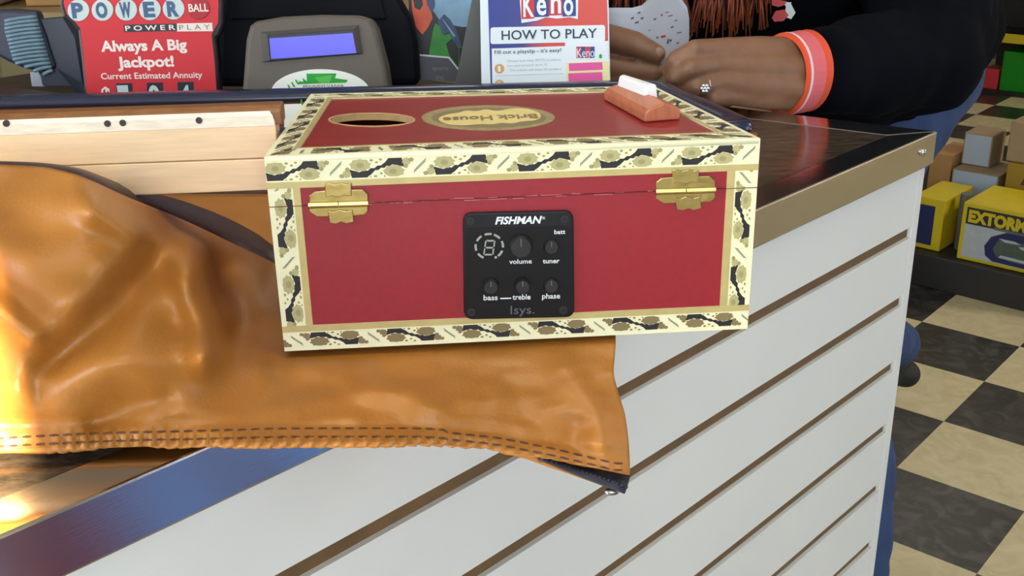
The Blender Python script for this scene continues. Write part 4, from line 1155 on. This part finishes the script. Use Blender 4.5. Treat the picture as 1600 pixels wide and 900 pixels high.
# grey tub between them
tb = sp_(-0.021, 0.10, zb_)
mb = MB().tube([tb, tb + V(0, 0, 0.18), tb + V(0, 0, 0.2)], [0.019, 0.021, 0.020], 24)
tag(mb.build('plastic_tub', M['greygreen'], smooth=False), 'grey plastic tub between the two yellow cartons', 'tub')
# white faced carton on the board behind, cardboard one beside it, a small one above
w1, pl, at = boxed('shipping_box', 0.32, 1482, 262, 1553, zm, 0.22, M['cardtan'], 'tan box with a large white label on the shelf above the yellow cartons')
mb = MB(); upoly(mb, at, [(0.03, 0.06), (0.97, 0.06), (0.97, 0.97), (0.03, 0.97)], 0.0003, 0.001); lb = mb.build('white_label', M['boxwhite'], w1)
mb = MB()
for k in range(2): upoly(mb, at, [(0.2, 0.42 + .07 * k), (0.66, 0.42 + .07 * k), (0.66, 0.45 + .07 * k), (0.2, 0.45 + .07 * k)], 0.001, 0.0014)
mb.build('print_lines', M['fainttext'], lb)
boxed('shipping_box', 0.34, 1446, 236, 1480, zm, 0.2, M['cardboard'], 'brown cardboard box beside the counter end, left of the white labelled box')
zt1 = shelfplane(0.32).at(1482, 262).z
w2, pl, at = boxed('shipping_box', 0.40, 1501, 205, 1545, zt1 + 0.001, 0.13, M['cardtan'], 'small white fronted box stacked on the tan labelled box')
mb = MB(); upoly(mb, at, [(0.05, 0.04), (0.95, 0.04), (0.95, 0.96), (0.05, 0.96)], 0.0003, 0.001); lb = mb.build('white_label', M['boxwhite'], w2)
mb = MB()
for k in range(3): upoly(mb, at, [(0.15, 0.3 + .1 * k), (0.85, 0.3 + .1 * k), (0.85, 0.34 + .1 * k), (0.15, 0.34 + .1 * k)], 0.001, 0.0014)
mb.build('print_lines', M['fainttext'], lb)
o, pl, at = boxed('ochre_carton', 0.31, 1563, 252, 1660, zm, 0.24, M['boxochre'], 'ochre carton with maroon print at the right edge of the picture')
mb = MB(); upoly(mb, at, [(0.25, 0.25), (0.9, 0.25), (0.9, 0.45), (0.25, 0.45)], 0.0003, 0.001, 0); upoly(mb, at, [(0.25, 0.6), (0.9, 0.58), (0.9, 0.74), (0.3, 0.76)], 0.0003, 0.001, 0); mb.build('printed_bands', M['boxbrown'], o)
zo = shelfplane(0.31).at(1563, 252).z
boxed('shipping_box', 0.33, 1571, 188, 1660, zo + 0.001, 0.2, M['cardtan'], 'plain beige box stacked on the ochre carton')

# far shelf end with a green box on the floor
g0 = W(1542, 145, 0)
t = thing('far_shelf', g0 + V(0.8, 0.4, 0), 'black store shelving at the far end of the aisle with a yellow price strip', 'shelf')
def fs(mb, a0, a1, b0, b1, z0, z1): 
    f = lambda a, b, z: V(g0.x, g0.y, 0) + sd * a - sn * b + V(0, 0, z)
    return mb.loft([f(a0, b0, z0), f(a1, b0, z0), f(a1, b1, z0), f(a0, b1, z0)], [f(a0, b0, z1), f(a1, b0, z1), f(a1, b1, z1), f(a0, b1, z1)])
fs(MB(), -0.1, 1.2, 0.35, 0.4, 0.02, 1.6).build('back_panel', M['shelf_black'], t)
fs(MB(), -0.1, 1.2, -0.02, 0.36, 0.0, 0.02).build('base_deck', M['shelf_black'], t)
for k, z in enumerate((0.36, 0.72, 1.08)):
    s_ = fs(MB(), -0.1, 1.2, 0.0, 0.36, z - 0.02, z).build('shelf_board', M['shelf_black'], t)
    fs(MB(), -0.1, 1.2, -0.012, -0.001, z - 0.045, z + 0.008).build('price_strip', M['boxyellow'], s_)
gb = fs(MB(), 0.06, 0.30, 0.02, 0.3, 0.021, 0.26).build('green_box', M['green_box'], bevel=0.004)
tag(gb, 'bright green box on the bottom of the far shelf', 'box')
rb = fs(MB(), -0.06, 0.045, 0.03, 0.2, 0.021, 0.14).build('red_box', M['red_box2'], bevel=0.004)
tag(rb, 'small red box on the floor shelf left of the green box', 'box')
wb = fs(MB(), 0.2, 0.6, 0.02, 0.3, 0.361, 0.6).build('grey_carton', M['greygreen'], bevel=0.004)
tag(wb, 'grey green carton above the green box on the far shelf', 'box')

# ------------------------------------------------------------------ back counter behind the till, far left
M['tan_laminate'] = mat('tan_laminate', (150, 128, 88), 0.5, var=0.1, scale=5, stretch=(1, 1, 8))
M['beige'] = mat('beige_plastic', (196, 186, 160), 0.5)
M['oliveb'] = mat('olive_brown_board', (112, 102, 66), 0.6, var=0.1, scale=6)
bc = thing('back_cabinet', (-1.0, 3.1, 0), 'tan laminate back cabinet behind the till area', 'cabinet')
MB().aabb(-2.6, 0.5, 2.9, 3.4, 0.1, 1.04).build('cabinet_body', M['oliveb'], bc)
MB().aabb(-2.64, 0.54, 2.86, 3.42, 1.04, 1.08).build('worktop', M['tan_laminate'], bc, bevel=0.004)
MB().aabb(-2.56, 0.46, 2.95, 3.38, 0.0, 0.1).build('plinth', M['shelf_black'], bc)
for k in range(5):
    x = -2.58 + 0.62 * k
    d = MB().aabb(x + 0.01, x + 0.60, 2.876, 2.899, 0.13, 1.01).build('door', M['tan_laminate'] if k % 2 else M['oliveb'], bc, bevel=0.003)
    MB().aabb(x + 0.52, x + 0.54, 2.85, 2.875, 0.7, 0.84).build('handle', M['frame'], d)
o = MB().aabb(-1.72, -1.35, 2.95, 3.3, 1.081, 1.22).build('beige_printer', M['beige'], bevel=0.02)
tag(o, 'beige box shaped machine on the back cabinet behind the ribbed scanner', 'machine')
MB().aabb(-1.69, -1.38, 2.93, 2.949, 1.12, 1.15).build('paper_slot', M['case_dark'], o)
o = MB().aabb(-1.28, -1.02, 2.98, 3.25, 1.081, 1.26).build('cardboard_tray', M['cardboard'], bevel=0.004)
tag(o, 'brown cardboard box on the back cabinet left of the red sign', 'box')

# ------------------------------------------------------------------ person leaning on the end of the counter
M['skin'] = mat('brown_skin', (132, 94, 70), 0.5, var=0.08, scale=60, bump=0.12, bscale=260)
M['nail'] = mat('fingernail', (164, 128, 112), 0.35)
M['jacket'] = mat('black_navy_jacket', (9, 11, 18), 0.9, var=0.2, scale=10, spec=0.06)
M['jeans'] = mat('blue_denim', (44, 66, 106), 0.85, var=0.25, scale=18, bump=0.15, bscale=600)
M['shoe'] = mat('black_shoe', (20, 20, 22), 0.5)
M['hair'] = mat('red_brown_hair', (128, 56, 26), 0.38, var=0.35, scale=50)
M['cuff_orange'] = mat('cuff_orange', (226, 82, 44), 0.7)
M['cuff_white'] = mat('cuff_white', (226, 204, 212), 0.7)
M['cuff_pink'] = mat('cuff_pink', (222, 104, 112), 0.7)
M['diamond'] = mat('ring_stone', (226, 232, 236), 0.08, metal=0.9)
M['eye'] = mat('eye_white', (228, 226, 220), 0.25)
M['ticket'] = mat('ticket_paper', (186, 192, 206), 0.6, var=0.05, scale=30)
per = thing('person', (0.62, 1.6, 0), 'person in black jacket and jeans leaning on the counter end with a paper ticket', 'person')
# joints
wr, el, sh = P(1236, 116, 1.280), P(1440, 92, 1.44), P(1400, -150, 1.66)
wl, ell, shl = P(862, 62, 1.40), P(900, -110, 1.66), P(1180, -200, 1.86)
chest, waist, pelvis = P(1290, -130, 1.80), P(1430, 20, 1.90), P(1436, 104, 1.93)
neckp, headp = P(1210, -235, 1.74), P(1120, -320, 1.62)
m1, k1, a1 = P(1338, 300, 1.80), P(1300, 560, 1.66), P(1318, 1085, 1.56)
m2, k2, a2 = P(1330, 310, 1.84), P(1310, 510, 1.74), P(1398, 535, 2.05)
b = MB()
b.chain([(pelvis, 0.10), (waist, 0.10), (chest, 0.13), (neckp, 0.06)])
b.chain([(sh, 0.055), (el, 0.042), (wr, 0.028)]); b.chain([(chest, 0.1), (sh, 0.055)])
b.chain([(shl, 0.055), (ell, 0.042), (wl, 0.028)]); b.chain([(chest, 0.1), (shl, 0.055)])
b.chain([(pelvis, 0.09), (m1, 0.07), (k1, 0.055), (a1, 0.04)]); b.chain([(pelvis, 0.09), (m2, 0.07), (k2, 0.055), (a2, 0.04)])
for ap, dirn in ((a1, V(-0.5, -0.4, 0)), (a2, V(-0.3, 0.1, -0.9))):
    b.capsule(ap, ap + dirn.normalized() * 0.12, 0.036, 0.026)
# head: skull, jaw, nose, ears, looking down at the ticket
fd = (P(1060, 60, 1.34) - headp); fd.normalize()
hup = (headp - neckp); hup = (hup - fd * hup.dot(fd)).normalized(); hs = fd.cross(hup)
b.capsule(neckp, headp - fd * 0.02, 0.056, 0.06)
b.ball(headp + hup * 0.03, (0.078, 0.098, 0.105), ax=(hs, fd, hup), seg=24, rings=16)
b.ball(headp + fd * 0.035 - hup * 0.055, (0.052, 0.058, 0.062), ax=(hs, fd, hup))
b.capsule(headp + fd * 0.094 + hup * 0.02, headp + fd * 0.112 - hup * 0.018, 0.009, 0.015)
b.capsule(headp + fd * 0.088 - hup * 0.05 - hs * 0.018, headp + fd * 0.088 - hup * 0.05 + hs * 0.018, 0.009, 0.009)
for s_ in (-1, 1):
    b.ball(headp + hs * 0.08 * s_ + hup * 0.005 - fd * 0.005, (0.01, 0.02, 0.03), ax=(hs, fd, hup))
    b.capsule(headp + fd * 0.088 + hup * 0.045 + hs * 0.015 * s_, headp + fd * 0.08 + hup * 0.045 + hs * 0.05 * s_, 0.01, 0.01)
# right hand: back of the hand and five fingers
RW = [P(1232, 84, 1.278), P(1240, 108, 1.264), P(1240, 134, 1.260), P(1230, 147, 1.266)]
RK = [P(1128, 76, 1.240), P(1117, 100, 1.228), P(1124, 127, 1.226), P(1148, 148, 1.232)]
for w_, k_ in zip(RW, RK): b.chain([(w_ + V(0.03, 0.03, 0), 0.021), (w_, 0.0200), ((w_ * 0.5 + k_ * 0.5) + V(0, -0.004, 0.001), 0.0172), (k_, 0.0128)])
for i in range(3):
    b.capsule((RW[i] + RW[i + 1]) / 2, (RK[i] + RK[i + 1]) / 2 + V(0.008, 0.003, 0), 0.018, 0.0095)
RF = [[(RK[0], .0122), (P(1086, 76, 1.218), .0108), (P(1056, 93, 1.223), .0096), (P(1044, 108, 1.240), .0092)],
      [(RK[1], .0124), (P(1080, 106, 1.206), .0109), (P(1058, 120, 1.218), .0096), (P(1051, 128, 1.236), .0092)],
      [(RK[2], .0122), (P(1088, 135, 1.210), .0107), (P(1069, 147, 1.221), .0094), (P(1062, 150, 1.236), .0088)],
      [(RK[3], .0125), (P(1116, 153, 1.218), .0102), (P(1100, 158, 1.225), .0090), (P(1094, 159, 1.236), .0078)],
      [(P(1205, 92, 1.290), .019), (P(1140, 78, 1.283), .0155), (P(1092, 80, 1.274), .0128), (P(1056, 92, 1.262), .0105)]]
for f in RF: b.chain(f)
# left hand reaching in from behind the tent card
LW = [wl + V(0, 0, 0.02), wl, wl + V(0, 0, -0.02)]
LK = [P(914, 64, 1.352), P(914, 88, 1.345), P(916, 112, 1.350), P(915, 122, 1.352)]
for k_ in LK: b.chain([(wl, 0.026), (k_, 0.0155)])
LF = [[(P(890, 50, 1.36), .018), (P(950, 58, 1.338), .0162), (P(992, 68, 1.325), .0148), (P(1026, 84, 1.317), .0112)],
      [(LK[1], .0145), (P(958, 104, 1.338), .0142), (P(1000, 110, 1.328), .0132), (P(1024, 113, 1.320), .0105)],
      [(LK[2], .0142), (P(960, 122, 1.340), .0125), (P(996, 122, 1.333), .0112), (P(1010, 121, 1.326), .0095)],
      [(LK[3], .0130), (P(950, 130, 1.346), .0110), (P(980, 130, 1.342), .0095), (P(990, 128, 1.336), .0085)],
      [(LK[0], .0135), (P(945, 84, 1.350), .0135), (P(975, 96, 1.345), .0120), (P(990, 104, 1.336), .0100)]]
for f in LF: b.chain(f)
body = remeshed(b, 'body', M['skin'], per, 0.003, 3)
# nails
MB().ball(P(1030, 82, 1.3085), (0.0058, 0.0022, 0.0062), seg=12).build('fingernail', M['nail'], per, smooth=True)
for s_ in (-1, 1): MB().ball(headp + fd * 0.086 + hup * 0.022 + hs * 0.032 * s_, 0.012).build('eye', M['eye'], per, smooth=True)
# jacket
j = MB()
j.chain([(waist, 0.148), (P(1345, -60, 1.84), 0.165), (chest, 0.175), (P(1240, -190, 1.80), 0.12)])
j.chain([(P(1320, 20, 1.78), 0.12), (P(1240, -60, 1.72), 0.13), (chest, 0.16)])
j.chain([(P(1240, -60, 1.74), 0.11), (P(1140, 0, 1.76), 0.10), (P(1040, -15, 1.80), 0.10)]); j.chain([(chest, 0.15), (P(1120, -90, 1.80), 0.12), (P(1010, -60, 1.84), 0.1)])
j.chain([(P(1320, 40, 1.81), 0.12), (P(1310, 150, 1.81), 0.09)]); j.chain([(P(1385, 50, 1.85), 0.12), (P(1388, 162, 1.84), 0.066)])
j.chain([(chest, 0.14), (sh, 0.105), (P(1450, -10, 1.54), 0.085), (el, 0.076), (P(1350, 102, 1.372), 0.064), (P(1290, 112, 1.318), 0.052)])
j.chain([(P(1480, 30, 1.66), 0.075), (P(1440, 90, 1.52), 0.07), (P(1360, 120, 1.47), 0.06)])
j.chain([(chest, 0.14), (shl, 0.1), (ell, 0.07), (P(872, 52, 1.425), 0.046)])
j.chain([(P(1280, -205, 1.78), 0.10), (P(1200, -200, 1.76), 0.085)])
jk = remeshed(j, 'jacket', M['jacket'], per, 0.009, 6, disp=0.011, dscale=9.0)
# cuff: three stripes round the wrist
ax_ = (P(1350, 102, 1.372) - P(1262, 116, 1.312)).normalized()
c0 = P(1222, 117, 1.272)
cu_ = V(0, 0, 1) - ax_ * ax_.z; cu_.normalize(); cv_ = ax_.cross(cu_)
def ringmesh(s0, s1, r0, r1, m):
    mb = MB(); n_ = 40; vs = []
    for s_, r_ in ((s0, r0 * 0.9), (s0, r0), (s1, r1), (s1, r1 * 0.9)):
        for k in range(n_):
            a = 2 * math.pi * k / n_
            vs.append(c0 + ax_ * s_ + cu_ * (math.cos(a) * r_ * 1.03) + cv_ * (math.sin(a) * r_ * 0.86))
    fs_ = [(i * n_ + k, i * n_ + (k + 1) % n_, ((i + 1) % 4) * n_ + (k + 1) % n_, ((i + 1) % 4) * n_ + k) for i in range(4) for k in range(n_)]
    return mb.add(vs, fs_)
mb = MB()
for s0, s1, m_ in ((0.0, 0.0035, 0), (0.0035, 0.0075, 1), (0.0075, 0.030, 2), (0.030, 0.042, 0)):
    q = ringmesh(s0, s1, 0.0462, 0.0472, m_); mb.add(q.v, q.f, m_)
mb.build('sleeve_cuff', [M['cuff_orange'], M['cuff_white'], M['cuff_pink']], per, smooth=False)
# jeans and shoes
j = MB()
j.chain([(pelvis, 0.112), (m1, 0.086), (k1, 0.072), (P(1340, 720, 1.62), 0.066), (a1 + (k1 - a1) * 0.12, 0.066)])
j.chain([(pelvis, 0.112), (m2, 0.086), (k2, 0.070), (a2, 0.050)])
j.chain([(pelvis, 0.112), (pelvis * 0.5 + waist * 0.5, 0.112)])
remeshed(j, 'jeans', M['jeans'], per, 0.008, 5, disp=0.007, dscale=10.0)
for ap, d_, up_ in ((a1, V(-0.72, -0.45, 0), V(0, 0, 1)), (a2, V(-0.25, 0.1, -1), V(0.5, 0.8, 0.2))):
    d_ = d_.normalized(); up_ = (up_ - d_ * up_.dot(d_)).normalized()
    sh_ = MB()
    heel = V(ap.x, ap.y, 0.045) if ap is a1 else ap + d_ * 0.03
    ln = 1.0 if ap is a1 else 0.45
    sh_.chain([(heel - d_ * 0.03, 0.04), (heel + d_ * 0.08 * ln, 0.042), (heel + d_ * 0.16 * ln, 0.032)]); sh_.capsule(heel, heel + up_ * 0.05, 0.042, 0.042)
    if ap is a2: sh_.chain([(P(1392, 575, 2.06), 0.036), (P(1416, 584, 2.07), 0.030)])
    s_o = remeshed(sh_, 'shoe', M['shoe'], per, 0.006, 5)
# ring on the ring finger
rc = P(1100, 137, 1.222)
mb = MB()
for k in range(7):
    a = 2 * math.pi * k / 6
    r_ = 0 if k == 6 else 0.0036
    mb.ball(P(1101, 138, 1.2025) + V(math.cos(a) * r_, -0.001, math.sin(a) * r_), 0.0024, seg=8, rings=6)
ax2 = (RF[2][1][0] - RF[2][0][0]).normalized()
u2 = ax2.cross(V(0, 1, 0)).normalized(); v2 = ax2.cross(u2)
cc = RF[2][0][0] * 0.35 + RF[2][1][0] * 0.65
mb.tube([cc + u2 * (0.0098 * math.cos(2 * math.pi * k / 24)) + v2 * (0.0098 * math.sin(2 * math.pi * k / 24)) for k in range(25)], 0.0013, 8)
rg = mb.build('finger_ring', M['diamond'], per, smooth=True)
# hair hanging forward over the chest
hm = MB()
hm.ball(headp + hup * 0.036 - fd * 0.022, (0.09, 0.105, 0.112), ax=(hs, fd, hup), seg=28, rings=18)
rnd = random.Random(3)
for k in range(230):
    ex_ = rnd.uniform(952, 1206)
    ey_ = rnd.uniform(18, 62) if ex_ > 1060 else rnd.uniform(-8, 30)
    if ex_ > 1170: ey_ = rnd.uniform(-5, 50)
    yd_ = rnd.uniform(1.44, 1.56)
    side = (ex_ - 1080) / 130
    top_ = headp + hup * rnd.uniform(-0.01, 0.09) + hs * (0.088 * (1 if side > 0 else -1) * rnd.uniform(0.5, 1)) * (1 if hs.x > 0 else -1) - fd * rnd.uniform(-0.05, 0.07)
    e_ = P(ex_, ey_, yd_)
    pts = []
    ph = rnd.uniform(0, 6); am = rnd.uniform(0.002, 0.006)
    for i in range(15):
        t_ = i / 14
        p_ = top_.lerp(e_, t_); p_.x += am * math.sin(ph + t_ * 11); p_.y += am * math.cos(ph * 2 + t_ * 9) - 0.0
        p_.z += 0.10 * math.sin(math.pi * min(1, t_ * 1.0)) * 0.25
        pts.append(p_)
    r_ = rnd.uniform(0.0022, 0.0042)
    hm.tube(pts, [r_ * (1 - 0.75 * (i / 14) ** 3) for i in range(15)], 6)
hm.build('hair', M['hair'], per, smooth=True, fixn=False)
# red and white emblem on the chest
from mathutils.bvhtree import BVHTree
bv = BVHTree.FromPolygons([v.co + WORLDLOC[jk.name] for v in jk.data.vertices], [list(p.vertices) for p in jk.data.polygons])
hit = bv.ray_cast(O, ray(1216, 14).normalized())
if hit[0] is not None:
    JP = Plane(hit[0] + (O - hit[0]).normalized() * 0.004, O - hit[0])
    em = MB()
    for pts, m_ in (([(1214, -14), (1228, -16), (1240, -6), (1236, 6), (1243, 20), (1236, 30), (1226, 26), (1228, 10), (1222, 2)], 1), ([(1206, -8), (1224, -12), (1232, -2), (1226, 8), (1216, 11), (1206, 8)], 0), ([(1212, 17), (1226, 15), (1232, 24), (1224, 33), (1210, 34), (1206, 28)], 0)):
        em.poly(JP, pts, -0.004, 0.0006 if m_ == 1 else 0.0012, m_)
    em.build('chest_emblem', [M['kred'], M['card_white']], per)
# paper ticket held between the hands
rows = []
OUT = [(950, 12, 90), (972, 12, 100), (988, 12, 104), (1003, 8, 106), (1016, -4, 106), (1030, -14, 104), (1046, -20, 100), (1058, -12, 92), (1066, 0, 82), (1074, 12, 72), (1077, 30, 60)]
for x, a, bb2 in OUT:
    rows.append([P(x, a + (bb2 - a) * k / 8, 1.362 + 0.010 * math.sin((x - 950) / 24.0) * (1 - k / 8) + 0.0) for k in range(9)])
tk = MB().sheet(rows).build('lottery_ticket', M['ticket'], smooth=True, solid=0.0004, soffset=0)
tag(tk, 'creased white paper ticket with faint print held between two hands', 'ticket')
TKP = Plane(P(1020, 40, 1.2925), (0, -1, 0.1))
mb = MB()
r5 = random.Random(5)
for k in range(22):
    x, y = r5.uniform(985, 1062), r5.uniform(16, 70)
    i = min(range(len(OUT)), key=lambda q: abs(OUT[q][0] - x)); X_, a, bb2 = OUT[i]
    if y < a + 8 or y > bb2 - 8: continue
    yy = 1.362 + 0.010 * math.sin((x - 950) / 24.0) * (1 - (y - a) / (bb2 - a))
    l = r5.uniform(3, 8); h_ = r5.uniform(1.2, 3.2)
    mm = 1 if k % 6 == 0 else 0
    mb.loft([P(x, y, yy - 0.0006), P(x + l, y - 1.5, yy - 0.0008), P(x + l, y + h_ - 1.5, yy - 0.0008), P(x, y + h_, yy - 0.0006)], [P(x, y, yy - 0.0012), P(x + l, y - 1.5, yy - 0.0014), P(x + l, y + h_ - 1.5, yy - 0.0014), P(x, y + h_, yy - 0.0012)], mm)
mb.build('faint_print', [M['advgrey'], M['kred']], tk)
